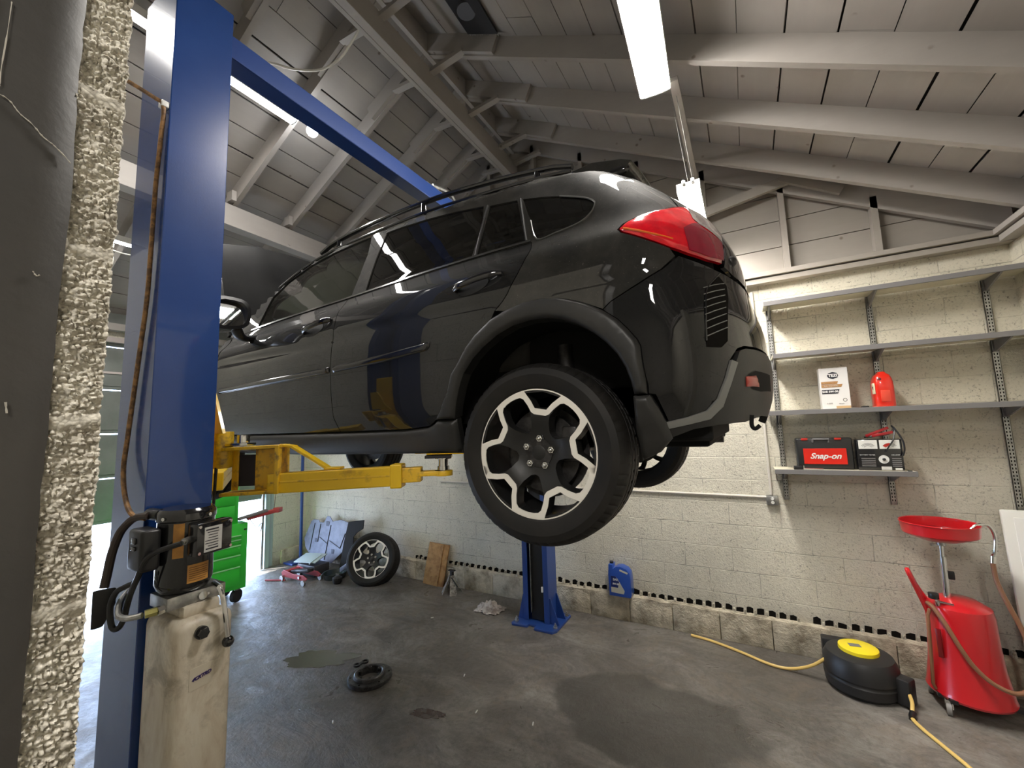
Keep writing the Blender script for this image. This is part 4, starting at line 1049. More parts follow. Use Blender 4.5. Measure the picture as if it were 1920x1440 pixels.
bm_=G().box(-1.985,-1.88,.66,4.10,1.70,1.81).build('overhead_beam',M['blue2'],lift,smooth=0,bevel=.006);lab(bm_,'blue overhead crossbeam joining the two columns')
G().box(-2.0,-1.86,.66,.84,1.81,1.85).build('beam_bracket',M['blue'],bm_,smooth=0,bevel=.004)
G().box(-1.879,-1.874,.80,.835,1.76,1.79).build('beam_label',M['paper'],bm_,smooth=0)
g=G().tube(spline([(-1.93,2.30,1.85),(-1.90,2.45,1.86),(-1.93,2.6,1.83)],4),.02,8).box(-1.95,-1.90,2.2,2.7,1.81,1.83);g.build('shutoff_bar',M['steel'],bm_)
# carriages
def carriage(yi,s,name='carriage'):
    g=G().box(-2.045,-1.895,min(yi,yi+s*.12),max(yi,yi+s*.12),-.35,.33).box(-2.06,-1.965,min(yi+s*.12,yi+s*.20),max(yi+s*.12,yi+s*.20),-.235,.02)
    return g.build(name,M['yellow'],lift,smooth=0,bevel=.006)
ca=carriage(.715,1);cb=carriage(4.035,-1)
# yellow triangular gusset above the pivot
G().prism([(-2.02,.02),(-1.865,.02),(-1.93,.15),(-1.965,.21),(-2.02,.21)],lambda a,b,d:(a,.895+d,b),0,.012).build('gusset',M['yellow'],ca,smooth=0)
def arm(root,piv,pad,sgn,label,z0=-.19,detail=True):
    piv=Vector(piv);pad=Vector(pad);d=pad-piv;d.z=0;L=d.length;d.normalize();n=Vector((-d.y,d.x,0));up=Vector((0,0,1))
    def q(t,o,z): return piv+d*t+n*o+up*(z-piv.z)
    g=G()
    # main box section
    a0=.22*L if detail else .1*L;a1=.80*L
    g.obox((q(a0,0,-.195)+q(a1,0,-.183))/2,(q(a1,0,-.183)-q(a0,0,-.195))/2,n*.038,up*.041)
    m=g.build('swing_arm',M['yellow'],root,smooth=0,bevel=.005,seg=2);lab(m,label)
    # long lengthwise weld bead pair on the side
    G().obox((q(a0+.02,0,-.190)+q(a1-.03,0,-.180))/2,(q(a1,0,-.180)-q(a0+.04,0,-.190))/2,n*.0395,up*.004).build('weld_seam',M['yellowdirty'],m,smooth=0,bevel=.002)
    G().obox(q(a1-.01,0,-.183),d*.025,n*.046,up*.050).build('arm_collar',M['yellow'],m,smooth=0,bevel=.006)
    # inner tube and eye plate
    G().obox((q(a1,0,-.182)+q(L*.90,0,-.180))/2,(q(L*.90,0,-.180)-q(a1,0,-.182))/2,n*.030,up*.031).build('inner_tube',M['yellowdirty'],m,smooth=0,bevel=.004)
    g=G().obox((q(L*.88,0,-.178)+q(L,0,-.178))/2,d*(L*.06),n*.034,up*.010).cyl(q(L,0,-.190),q(L,0,-.168),.040,n=28);g.build('eye_plate',M['yellowdirty'],m,bevel=.002)
    g=G().cyl(q(L,0,-.170),q(L,0,-.118),.021,n=24).cyl(q(L,0,-.165),q(L,0,-.150),.026,n=24).cyl(q(L,0,-.118),q(L,0,-.105),.036,n=28);g.build('lift_pad',M['chrome'],m)
    G().obox(q(L-.02,0,-.108),d*.055,n*.04,up*.006).build('pad_cushion',M['rubber'],m)
    # pivot knuckle
    G().cyl(q(0,0,-.125),q(0,0,.028),.040,n=28).build('pivot_tube',M['yellowdirty'],m,bevel=.003)
    if detail:
        # hollow bracket: top and bottom plates, end plate, side cheek
        g=G()
        g.obox((q(.02,0,-.046)+q(.26,0,-.040))/2,(q(.26,0,-.040)-q(.02,0,-.046))/2,n*.045,up*.007)
        g.obox((q(.02,0,-.232)+q(.25,0,-.226))/2,(q(.25,0,-.226)-q(.02,0,-.232))/2,n*.045,up*.007)
        g.obox(q(.247,0,-.135),d*.009,n*.050,up*.100)
        g.obox(q(.185,.030,-.137),d*.062,n*.004,up*.086)
        g.obox(q(.040,.030,-.137),d*.014,n*.004,up*.086)
        g.build('arm_bracket',M['yellowdirty'],m,smooth=0,bevel=.003)
        G().obox(q(.09,.034,-.140),d*.040,n*.002,up*.066).build('opening_shade',M['ink'],m,smooth=0)  # black sheet stands for the shade inside the bracket opening
        # sloping stay
        g=G().beam(q(.245,0,-.036),q(.30,0,-.044),.05,.010).beam(q(.29,0,-.042),q(.44,0,-.140),.05,.011).beam(q(.43,0,-.141),q(.50,0,-.141),.05,.009);g.build('arm_stay',M['yellow'],m,smooth=0,bevel=.002)
        g=G().obox(q(.075,0,-.028),d*.045,n*.035,up*.006).cyl(q(.085,0,-.03),q(.085,0,.012),.024,n=24);g.build('spare_adapter',M['chrome'],m,bevel=.002)
        G().cyl(q(-.035,0,.028),q(-.035,0,.045),.030,.022,20).build('lock_knob',M['black'],m)
        G().cyl(q(.0,-.035,-.12),q(-.002,-.04,-.30),.006,n=10).build('release_rod',M['castiron'],m)
    return m
arm(ca,(-1.945,.935,0),(-1.165,1.44,0),1,'yellow rear arm under the near sill')
arm(ca,(-2.03,.935,0),(-2.95,1.47,0),-1,'yellow front arm of the near column',detail=False)
arm(cb,(-1.92,3.82,0),(-1.165,3.02,0),1,'yellow rear arm under the far sill',detail=False)
arm(cb,(-2.03,3.82,0),(-2.95,3.02,0),-1,'yellow front arm of the far column',detail=False)
# power unit
mc=Vector((-1.715,.722,0));g=G()
g.lathe([(0,-.232),(.074,-.232),(.080,-.240),(.084,-.247),(.084,-.268),(.0805,-.272),(.0805,-.47),(.076,-.485),(.066,-.500),(0,-.500)],(mc.x,mc.y,0),(0,0,1),48)
mo=g.build('power_unit',M['blackgloss'],lift,smooth=30);lab(mo,'black electric pump motor on the near column')
random.seed(4);g=G()
for k in range(4):
    a=.4+PI/2*k;g.cyl((mc.x+.0835*math.cos(a),mc.y+.0835*math.sin(a),-.257),(mc.x+.089*math.cos(a),mc.y+.089*math.sin(a),-.257),.006,n=8)
g.build('screw',M['chrome'],mo)
def curved_label(name,a0,a1,z0,z1,mat,r=.0815):
    g=G();V=[];F=[];n=10
    for i in range(n+1):
        a=a0+(a1-a0)*i/n
        for z in (z0,z1):V.append((mc.x+r*math.cos(a),mc.y+r*math.sin(a),z))
    for i in range(n):F.append((2*i,2*i+1,2*i+3,2*i+2))
    return g.add(V,F).build(name,mat,mo)
va=math.atan2(-mc.y,-mc.x)  # toward the camera
l1=curved_label('warning_label',va-.42,va-.05,-.385,-.275,M['orange'])
l2=curved_label('warning_label',va+.10,va+.92,-.470,-.412,M['orange'])
g=G()
for k in range(7):
    for j in range(1):
        n=8;V=[];F=[];z=-.420-.0068*k
        a0,a1=va+.16,va+.86-random.uniform(0,.1)
        for i in range(n+1):
            a=a0+(a1-a0)*i/n
            V+=[(mc.x+.0822*math.cos(a),mc.y+.0822*math.sin(a),z),(mc.x+.0822*math.cos(a),mc.y+.0822*math.sin(a),z-.0022)]
        g.add(V,[(2*i,2*i+1,2*i+3,2*i+2) for i in range(n)])
g.build('label_print',P('label_print_brown',(.16,.07,.02),.6),l2)
# terminal box with its rating plate
def dirv(a): return Vector((math.cos(a),math.sin(a),0))
ta=va+.62;td=dirv(ta);tn=Vector((-td.y,td.x,0));tc=mc+td*.098
def tb(o,s,z): return tc+td*o+tn*s+Vector((0,0,z))
tx=G().obox(tb(0,.012,-.330),td*.022,tn*.062,Vector((0,0,.052))).build('terminal_box',M['blackgloss'],mo,bevel=.006)
lab(G().obox(tb(.0228,.004,-.333),td*.0008,tn*.030,Vector((0,0,.040))).build('rating_plate',M['paper'],tx,smooth=0),'silver rating plate with rows of small print')
g=G()
for k in range(8):
    z=-.302-.0088*k
    g.obox(tb(.0240,.004-random.uniform(0,.006),z),td*.0003,tn*random.uniform(.014,.024),Vector((0,0,.0012 if k not in(0,7) else .0022)))
g.build('plate_print',M['ink'],tx,smooth=0)
for s,z in ((-.042,-.288),(.066,-.288),(-.042,-.372),(.066,-.372)): G().cyl(tb(.021,s,z),tb(.0255,s,z),.0048,n=10).build('screw',M['chrome'],tx)
g=G().cyl(tb(-.008,-.052,-.325),tb(.004,-.078,-.325),.011,n=16).cyl(tb(.003,-.076,-.325),tb(.008,-.088,-.327),.008,n=14);g.build('cable_gland',M['steel'],tx)
# switch box on the left
sx=G().box(-1.775,-1.675,.585,.640,-.412,-.282).build('switch_box',M['black'],mo,bevel=.012,seg=3)
g=G().box(-1.735,-1.705,.579,.587,-.325,-.305).box(-1.735,-1.705,.579,.587,-.345,-.332);g.build('push_button',M['blackgloss'],sx,bevel=.003)
cap=G().tube([(-1.81,.655,-.25),(-1.765,.655,-.25),(-1.74,.66,-.25)],.022,14,flat=.9).build('capacitor_housing',M['black'],mo)
# cables from the switch box
g=G().tube(spline([tuple(tb(.008,-.088,-.327)),(-1.665,.605,-.36),(-1.70,.590,-.43),(-1.74,.590,-.48),(-1.76,.590,-.52),(-1.765,.585,-.56),(-1.775,.575,-.585),(-1.79,.565,-.575),(-1.80,.562,-.52),(-1.79,.570,-.478),(-1.77,.585,-.462),(-1.745,.60,-.45)],7),.0085,10);g.build('motor_cable',M['black'],mo)
g=G().tube(spline([(-1.77,.635,-.25),(-1.82,.615,-.258),(-1.85,.600,-.285),(-1.86,.589,-.314),(-1.86,.575,-.369),(-1.86,.567,-.435),(-1.86,.562,-.47)],7),.0125,10)
g.build('supply_cable',M['cabledark'],mo)
g=G().add([],[]);g.prism([(-.020,.04),(.022,.04),(.024,-.012),(-.006,-.078),(-.018,-.080)],lambda a,b,d:(-1.862+a*.5,.562+d*.8+a*.8,-.515+b),-.012,.014);g.build('plug',M['black'],mo,bevel=.004)
# manifold block, valves, fittings
g=G().obox((-1.705,.735,-.522),(.062,.0,0),(0,.085,0),(0,0,.020));mb=g.build('valve_block',M['steel'],mo,bevel=.003)
g=G().cyl((-1.641,.748,-.522),(-1.636,.748,-.522),.013,n=20).cyl((-1.643,.765,-.522),(-1.640,.765,-.522),.004,n=10);g.build('block_plug',M['chrome'],mo)
g=G().cyl((-1.66,.655,-.530),(-1.66,.632,-.533),.014,n=6);g.build('hydraulic_fitting',M['chrome'],mo)
g=G().cyl((-1.663,.634,-.533),(-1.672,.605,-.535),.0125,n=6);lab(g.build('hydraulic_fitting',P('yellow_zinc_fitting',(.70,.66,.25),.3,.7),mo),'yellow plated fitting')
g=G().tube(spline([(-1.675,.60,-.536),(-1.70,.575,-.540),(-1.74,.565,-.535),(-1.79,.585,-.505),(-1.83,.62,-.49)],6),.009,10);g.build('hydraulic_pipe',M['steel'],mo)
# release lever with a ball knob
g=G().cyl((-1.66,.79,-.500),(-1.59,.775,-.498),.009,n=12).tube(spline([(-1.60,.776,-.497),(-1.585,.778,-.515),(-1.58,.785,-.55),(-1.575,.79,-.60),(-1.572,.797,-.66)],6),.0075,10);lv=g.build('release_lever',M['chrome'],mo)
G().ball((-1.572,.799,-.676),.018,20).build('lever_knob',M['blackgloss'],lv)
# fluid tank
g=G().box(-1.822,-1.595,.655,.832,-1.32,-.575);tk=g.build('fluid_tank',M['tank'],mo,bevel=.035,seg=5,smooth=50);lab(tk,'stained off-white plastic fluid tank')
G().box(-1.78,-1.63,.69,.80,-.58,-.54).build('tank_neck',M['tank'],tk,bevel=.01)
g=G().cyl((-1.597,.727,-.622),(-1.586,.727,-.622),.020,n=24).cyl((-1.588,.727,-.622),(-1.572,.727,-.622),.0165,n=6);g.build('filler_plug',M['blackgloss'],tk,smooth=30)
lbm=P('pale_tank_label',(.66,.60,.49),.4)
lb=G().box(-1.5955,-1.5940,.700,.768,-.790,-.725).build('tank_label',lbm,tk,smooth=0)
text('tank_print','4CKTRD',.014,(-1.5930,.733,-.757),(0,1,.12),(0,0,1),P('purple_print',(.04,.02,.14),.5),tk,shear=.5,offset=.0006)
# supply cable taped down the column
g=G().tube(spline([(-1.995,.30,1.42),(-1.93,.45,1.36),(-1.865,.60,1.30),(-1.845,.628,1.27),(-1.86,.632,1.15),(-1.872,.630,.95),(-1.876,.630,.70),(-1.885,.631,.52),(-1.915,.631,.34),(-1.945,.630,.15),(-1.965,.628,.0),(-1.955,.620,-.10),(-1.90,.612,-.19),(-1.83,.610,-.245),(-1.78,.63,-.26)],10),.0075,10)
tag(g.build('power_cord',M['cablebrown'],loc=(-1.9,.63,.5)),'brown taped power cord running down the near blue column to the pump motor','power cord')
o=bpy.data.objects['power_cord']
G().box(-1.868,-1.835,.620,.644,1.268,1.292).build('cord_clip',M['white'],o,bevel=.003)
# ------------------------------------------------------------------ shelves on the back wall
SX=(.25,.96,1.638)
for i,(x,l) in enumerate(zip(SX,('left slotted steel shelf upright, nearest the car','middle slotted steel shelf upright above the oil box','right slotted steel shelf upright near the room corner'))):
    g=G().box(x-.019,x+.019,YB-.016,YB-.013,-.685,1.06).box(x-.019,x-.016,YB-.016,YB+.001,-.685,1.06).box(x+.016,x+.019,YB-.016,YB+.001,-.685,1.06)
    u=tag(g.build('shelf_upright',M['steel'],loc=(x,YB,-.685),smooth=0),l,'shelf upright','slotted shelf uprights')
    h=G();z=-.66
    while z<1.05:
        for dx in (-.008,.008): h.box(x+dx-.003,x+dx+.003,YB-.0172,YB-.0158,z,z+.014)
        z+=.026
    h.build('slot',M['hole'],u,smooth=0)
def shelf(z,x0,x1,brs,label):
    g=G().box(x0,x1,4.115,YB-.02,z-.018,z);o=g.build('wall_shelf',M['shelftop'],loc=((x0+x1)/2,4.25,z-.018),smooth=0)
    tag(o,label,'shelf','shelves on the back wall')
    G().box(x0,x1,4.10,4.116,z-.036,z+.002).build('edge_strip',M['grey'],o,smooth=0,bevel=.002)
    for x in brs:
        g=G().prism([(YB-.018,z-.02),(4.14,z-.02),(4.14,z-.034),(YB-.05,z-.10),(YB-.018,z-.10)],lambda a,b,d:(d,a,b),x-.006,x+.006)
        g.box(x-.016,x+.016,YB-.03,YB-.017,z-.105,z-.02);g.build('bracket',M['grey'],o,smooth=0)
    return o
shelf(1.020,.205,XR-.005,SX,'topmost long grey-edged wall shelf, empty')
shelf(.560,.235,XR-.005,SX,'second long wall shelf from the top, empty')
shelf(.080,.165,XR-.005,SX,'third long wall shelf, holding the oil box and red bottle')
shelf(-.402,.170,1.052,SX[:2],'short lowest shelf holding the black tool case')
# oil box
WN=(.80,.80,.78)
g=G().box(.548,.735,4.20,4.30,.080,.415);o=tag(g.build('oil_box',P('white_carton',(.72,.71,.70),.45),loc=(.64,4.25,.08),smooth=0,bevel=.002),'tall white motor oil carton with gold and black stripes on third shelf','carton')
Fr=lambda x0,x1,z0,z1,m,n='printed_stripe',y=4.1985,sk=0: G().prism([(x0,z0),(x1-sk,z0),(x1,z1),(x0,z1)],lambda a,b,d:(a,d,b),y-.0006,4.1995).build(n,m,o,smooth=0)
gold=P('gold_print',(.42,.22,.08),.4);goldl=P('dull_gold_print',(.50,.34,.18),.4)
b=[(.600,.352),(.609,.372),(.637,.381),(.665,.372),(.674,.352),(.665,.333),(.637,.324),(.609,.333)]
G().prism(b,lambda a,b,d:(a,d,b),4.1978,4.1995).build('printed_badge',M['ink'],o,smooth=0)
text('badge_text','TEZI',.030,(.637,4.1970,.352),(1,0,0),(0,0,1),M['white'],o,offset=.0012)
Fr(.556,.668,.283,.304,gold,sk=.008);Fr(.556,.695,.256,.279,gold,sk=.01);Fr(.556,.672,.205,.238,M['ink'],sk=.012)
text('stripe_text','ADVANCED',.013,(.605,4.1970,.293),(1,0,0),(0,0,1),goldl,o)
text('stripe_text','FULL SYNTHETIC',.012,(.620,4.1970,.267),(1,0,0),(0,0,1),M['paper'],o)
text('stripe_text','SAE 5W-30',.0215,(.610,4.1970,.221),(1,0,0),(0,0,1),M['white'],o,offset=.0008)
g=G().lathe([(.010,0),(.014,0)],(.700,4.1975,.150),(0,-1,0),24);g.build('seal_mark',M['grey'],o)
text('foot_text','5 QTS',.014,(.600,4.1970,.125),(1,0,0),(0,0,1),M['grey'],o)
text('foot_text','dexos',.014,(.675,4.1970,.122),(1,0,0),(0,0,1),M['grey'],o)
Fr(.640,.733,.083,.103,goldl)
# red bottle seen from behind
o=None
def bottle(name,x,y,z,w,d,h,mat,loc,label,cat):
    g=G();sec=[];n=20
    prof=[(0,.94),(.03,1),(.55,1),(.70,.97),(.82,.86),(.90,.70),(.95,.45),(1.0,.32)]
    V=[];F=[]
    for t,s in prof:
        for i in range(n):
            a=2*PI*i/n;ca,sa=math.cos(a),math.sin(a)
            V.append((x+w/2*s*(abs(ca)**.45)*(1 if ca>0 else -1),y+d/2*s**.6*(abs(sa)**.45)*(1 if sa>0 else -1),z+h*t))
    for j in range(len(prof)-1):
        for i in range(n):F.append((j*n+i,j*n+(i+1)%n,(j+1)*n+(i+1)%n,(j+1)*n+i))
    F+=[tuple(range(n))[::-1],tuple((len(prof)-1)*n+i for i in range(n))]
    return tag(g.add(V,F).build(name,mat,loc=loc,smooth=45),label,cat)
rm=P('red_bottle_plastic',(.62,.02,.008),.28,coat=.5)
o=bottle('oil_bottle',.945,4.25,.08,.125,.16,.275,rm,(.945,4.25,.08),'red plastic oil bottle with hollow handle on third shelf','bottle')
G().ball((.922,4.185,.29),.022,16,sz=(.9,.5,1)).build('handle_hole',P('dark_red_hollow',(.12,.003,.003),.5),o)
g=G().obox((.945,4.172,.165),(.030,.004,0),(0,.006,0),(0,0,.045));g.build('grip_panel',P('red_bottle_plastic_light',(.70,.06,.03),.35,coat=.4),o,bevel=.006)
g=G().obox((.885,4.21,.225),(.004,0,0),(0,.030,0),(0,0,.042));g.build('bottle_label',P('white_bottle_label',(.75,.72,.5),.4),o,bevel=.003)
text('label_text','V',.034,(.8805,4.205,.228),(0.1,-1,0),(0,0,1),M['ink'],o,offset=.002)
tag(G().box(.785,.830,4.13,4.16,.080,.092).build('small_cap',M['black'],loc=(.81,4.145,.08),bevel=.002),'small flat black cap between the carton and red bottle','cap')
# tool case
cs_=tag(G().box(.338,.712,4.19,4.29,-.402,-.150).build('tool_case',P('black_case_plastic',(.018,.018,.018),.4),loc=(.52,4.24,-.402),bevel=.014,seg=3),'black tool case with a red name panel on the lowest shelf','tool case')
lab(G().box(.385,.668,4.184,4.192,-.360,-.235).build('name_panel',P('red_case_panel',(.68,.018,.008),.35),cs_,smooth=0,bevel=.002),'red panel with white lettering')
text('name_text','Snap-on',.062,(.528,4.1825,-.297),(1,0,0),(0,0,1),M['white'],cs_,shear=.35,offset=.0015)
g=G().tube([(.455,4.185,-.185),(.455,4.178,-.162),(.455,4.178,-.160),(.560,4.178,-.160),(.560,4.185,-.185)],.008,8);g.build('case_handle',M['grey'],cs_)
for x in (.40,.62): G().box(x-.022,x+.022,4.182,4.192,-.168,-.150).build('case_latch',P('red_latch',(.5,.02,.01),.4) if x<.5 else bpy.data.materials['red_latch'],cs_,bevel=.003)
# battery tester with dials and clamp leads
bt=tag(G().box(.728,1.000,4.17,4.29,-.402,-.165).build('battery_tester',M['blackgloss'],loc=(.86,4.23,-.402),bevel=.006),'black battery load tester with two white dials beside the tool case','battery tester')
for x0,x1,rd in ((.742,.855,0),(.868,.985,1)):
    dl=G().box(x0,x1,4.1655,4.171,-.238,-.172).build('dial',M['whitepaint'],bt,smooth=0)
    for r in (.040,.048,.030):
        g=G();g.tube([((x0+x1)/2+r*math.sin(a),4.1650,-.242+r*math.cos(a)*.95) for a in [-.95+1.9*k/14 for k in range(15)]],.0012,5).build('dial_scale',M['ink'],bt)
    if rd: 
        g=G();A=[-.95+1.1*k/10 for k in range(11)];c0=((x0+x1)/2,-.245)
        V=[(c0[0]+r*math.sin(a),4.1645,c0[1]+r*math.cos(a)) for a in A for r in (.028,.050)]
        g.add(V,[(2*i,2*i+1,2*i+3,2*i+2) for i in range(10)]).build('dial_zone',rm,bt,smooth=0)
G().lathe([(0,.004),(.018,.004),(.018,0),(.031,0),(.031,.002),(.027,.002)],(.885,4.1695,-.318),(0,-1,0),32).build('selector_knob',M['white'],bt)
G().ball((.885,4.163,-.318),.011,12).build('knob_grip',M['black'],bt)
text('panel_text','BATTERY TESTER',.012,(.790,4.1690,-.285),(1,0,0),(0,0,1),M['paper'],bt)
text('panel_text','100 AMP',.014,(.955,4.1690,-.285),(1,0,0),(0,0,1),M['paper'],bt)
g=G().box(.865,.925,4.1685,4.171,-.397,-.372).box(.945,.985,4.1685,4.171,-.397,-.383);g.build('panel_label',M['paper'],bt,smooth=0)
g=G()
for k in range(5): g.box(.752,.835,4.1675,4.171,-.315-.014*k,-.308-.014*k).box(.932,.985,4.1675,4.171,-.315-.014*k,-.308-.014*k)
g.build('cooling_slot',M['grey'],bt,smooth=0)
g=G().tube(spline([(.79,4.20,-.150),(.84,4.17,-.142),(.93,4.17,-.128),(.965,4.18,-.09),(.96,4.20,-.065)],5),.006,8).tube(spline([(.965,4.18,-.075),(.985,4.17,-.12),(1.005,4.16,-.18),(1.008,4.16,-.24),(.995,4.16,-.29)],5),.006,8).tube(spline([(.97,4.18,-.10),(.95,4.155,-.17),(.92,4.155,-.22),(.90,4.16,-.26)],5),.005,8);g.build('test_lead',M['black'],bt)
g=G().beam((.795,4.18,-.140),(.935,4.18,-.078),.02,.014,up=(0,1,0)).beam((.83,4.165,-.140),(.955,4.165,-.112),.02,.010,up=(0,1,0));lab(g.build('clamp',P('dark_red_clamp',(.35,.008,.012),.35,coat=.4),bt,bevel=.003),'red battery clamp')
tag(G().box(.305,.365,4.125,4.165,-.402,-.372).build('socket_holder',M['black'],loc=(.33,4.145,-.402),bevel=.004),'small black block in front of the tool case','tool')
tag(G().tube([(.375,4.135,-.394),(.50,4.130,-.396)],.006,8).cyl((.372,4.135,-.401),(.372,4.135,-.368),.006,n=10).build('hex_key',M['chrome'],loc=(.42,4.13,-.402)),'short bright steel hex key in front of the tool case','hex key')
tag(G().box(1.005,1.030,4.13,4.15,-.402,-.395).build('small_cap',M['black'],loc=(1.017,4.14,-.402),bevel=.002),'tiny black cap at the right end of the lowest shelf','cap')
# conduit and outlet
g=G().tube([(.135,YB-.014,1.20),(.135,YB-.014,-.65)],.011,10).tube([(.10,YB-.014,-.672),(-3.6,YB-.014,-.655)],.011,10)
cd=tag(g.build('conduit',P('painted_conduit',(.62,.58,.52),.4),loc=(.135,YB-.014,-.65)),'cream painted electrical conduit along the back wall to the outlet','conduit')
ob_=tag(G().box(.095,.185,YB-.052,YB+.001,-.735,-.655).build('outlet_box',M['steel'],loc=(.14,YB,-.735),bevel=.006),'square steel outlet box on the back wall below the shelves','outlet')
for z in (-.678,-.712):
    r=G().lathe([(0,.003),(.012,.003),(.013,0)],(.140,YB-.0525,z),(0,-1,0),20).build('receptacle',M['whitepaint'],ob_)
    G().box(.1335,.1355,YB-.0565,YB-.0552,z-.004,z+.005).box(.1435,.1455,YB-.0565,YB-.0552,z-.004,z+.005).build('slot',M['ink'],ob_,smooth=0)
# ------------------------------------------------------------------ things standing on the ledge and the floor
jm=P('blue_jug_plastic',(.015,.07,.36),.3,coat=.4)
g=G()
jx0,jx1,jz=-1.350,-1.125,PZ+.002
out=[(-.112,0),(.100,0),(.112,.03),(.108,.18),(.100,.235),(.070,.270),(.010,.290),(-.030,.285),(-.062,.262),(-.068,.262),(-.070,.300),(-.108,.300),(-.110,.255),(-.115,.20)]
g.prism(out,lambda a,b,d:(-1.238+a,d,jz+b),YB-.125,YB-.012)
jug=tag(g.build('oil_jug',jm,loc=(-1.238,YB-.07,jz),bevel=.012,seg=3,smooth=50),'blue plastic oil jug standing on the ledge right of the far column','jug')
G().cyl((-1.327,YB-.07,jz+.298),(-1.327,YB-.07,jz+.318),.020,n=20).build('jug_cap',M['black'],jug)
G().obox((-1.195,YB-.1255,jz+.245),(.040,0,-.012),(0,.001,0),(.003,0,.008)).build('handle_opening',P('seen_through_cream',(.55,.52,.42),.6),jug)
lab(G().prism([(-.090,.035),(.035,.030),(.045,.06),(-.015,.16),(-.04,.19),(-.088,.19)],lambda a,b,d:(-1.238+a,d,jz+b),YB-.1275,YB-.1245).build('jug_label',P('silver_jug_label',(.42,.42,.36),.35),jug,smooth=0),'silver and dark blue label')
G().prism([(-.090,.085),(-.02,.085),(-.005,.14),(-.04,.192),(-.088,.192)],lambda a,b,d:(-1.238+a,d,jz+b),YB-.1285,YB-.1270).build('label_band',P('navy_label',(.008,.02,.12),.4),jug,smooth=0)
text('label_text','SAE',.030,(-1.280,YB-.1290,jz+.160),(1,0,0),(0,0,1),M['paper'],jug,offset=.001)
text('label_text','5W-20',.022,(-1.278,YB-.1290,jz+.118),(1,0,0),(0,0,1),M['paper'],jug,offset=.001)
# plywood board leaning on the wall
g=G();V=[]
a0=Vector((-3.655,4.275,FZ));up=Vector((.05,.085,.50));rt=Vector((.31,.02,-.02))*.5
c=a0+up/2;g.obox(c,rt,up.cross(rt).normalized()*.009,up/2)
pb=tag(g.build('plywood_board',M['wood'],loc=tuple(a0),bevel=.002),'stained brown plywood board leaning on the wall ledge','board')
nn_=up.cross(rt).normalized();nn_=nn_ if nn_.y<0 else -nn_
G().obox(c+rt*.45+nn_*.014,rt*.04,nn_*.006,up/2).build('batten',M['wood'],pb,smooth=0)
# jack stand
g=G();c=Vector((-3.29,4.20,FZ))
for k in range(4):
    a=PI/4+PI/2*k;d=Vector((math.cos(a),math.sin(a),0));t=Vector((-d.y,d.x,0))
    b0=c+d*.125;p=c+d*.028+Vector((0,0,.20))
    g.add([b0-t*.045,b0+t*.045,p+t*.020,p-t*.020,b0-t*.045-d*.006,b0+t*.045-d*.006,p+t*.018-d*.006,p-t*.018-d*.006],[(0,1,2,3),(7,6,5,4),(0,4,5,1),(1,5,6,2),(2,6,7,3),(3,7,4,0)])
js=tag(g.build('jack_stand',P('worn_grey_stand',(.42,.40,.36),.5,.3,var=(30,(.12,.11,.10),.4,.6)),loc=tuple(c),smooth=0),'grey steel jack stand on the floor beside the plywood board','jack stand')
G().box(c.x-.018,c.x+.018,c.y-.018,c.y+.018,FZ+.15,FZ+.25).box(c.x-.045,c.x+.045,c.y-.02,c.y+.02,FZ+.25,FZ+.262).build('post',M['castiron'],js,smooth=0,bevel=.003)
G().beam((c.x+.02,c.y-.03,FZ+.18),(c.x+.13,c.y-.06,FZ+.10),.012,.008).build('ratchet_handle',M['castiron'],js)
# crumpled rag
g=G();V=[];F=[];n=22;random.seed(9)
for i in range(n):
    for k in range(n):
        u=(i/(n-1)-.5);v_=(k/(n-1)-.5);r=math.hypot(u,v_)
        h=.095*max(0,1-(r*1.9)**2)*(0.6+.9*noise.noise(Vector((u*9,v_*9,3))))+.028*abs(noise.noise(Vector((u*16,v_*16,8))))
        V.append((-2.60+u*.30+.03*noise.noise(Vector((u*7,v_*7,1))),3.98+v_*.22+.03*noise.noise(Vector((u*7,v_*7,5))),FZ+.004+max(0,h)))
for i in range(n-1):
    for k in range(n-1): F.append((i*n+k,(i+1)*n+k,(i+1)*n+k+1,i*n+k+1))
g.add(V,F);rg=g.build('rag',P('dirty_white_cloth',(.50,.46,.42),.9,var=(14,(.22,.18,.16),.45,.62)),loc=(-2.6,3.98,FZ),smooth=60)
tag(rg,'crumpled dirty white rag on the floor left of the far column','rag')
# leaning spare wheel
ax=Vector((.42,-.82,.36)).normalized();RT_=.335
cc=Vector((-4.44,3.97,0));cc.z=FZ+RT_*math.sqrt(1-ax.z**2)+.006
wl_=make_wheel(None,tuple(cc),tuple(ax),.25);tag(wl_,'loose wheel with silver star-pattern alloy leaning on the back wall','wheel')
# splash shields and scrap behind it
def sheet(name,poly,y0,lean,mat,loc,label,cat,th=.012,holes=()):
    g=G()
    def f(a,b,d): return (a,y0+lean*(b-FZ)+d,b)
    pts=densify(poly,.05)
    g.prism(pts,f,0,th);return tag(g.build(name,mat,loc=loc,bevel=.003,smooth=0),label,cat)
sh=sheet('engine_undertray',[(-6.10,-1.34),(-6.05,-1.31),(-5.93,-1.31),(-5.90,-1.34),(-5.80,-1.34),(-5.74,-1.24),(-5.68,-1.24),(-5.60,-1.31),(-5.42,-1.27),(-5.22,-1.30),(-5.20,-1.50),(-5.24,-1.66),(-5.50,-1.88),(-5.90,-1.90),(-6.15,-1.72),(-6.21,-1.60)],4.16,.16,M['undertray'],(-5.7,4.2,-1.93),'blue-grey moulded engine undertray leaning on the back wall','undertray')
g=G()
def shf(a,b,d=0): return (a,4.16+.16*(b-FZ)-d,b)
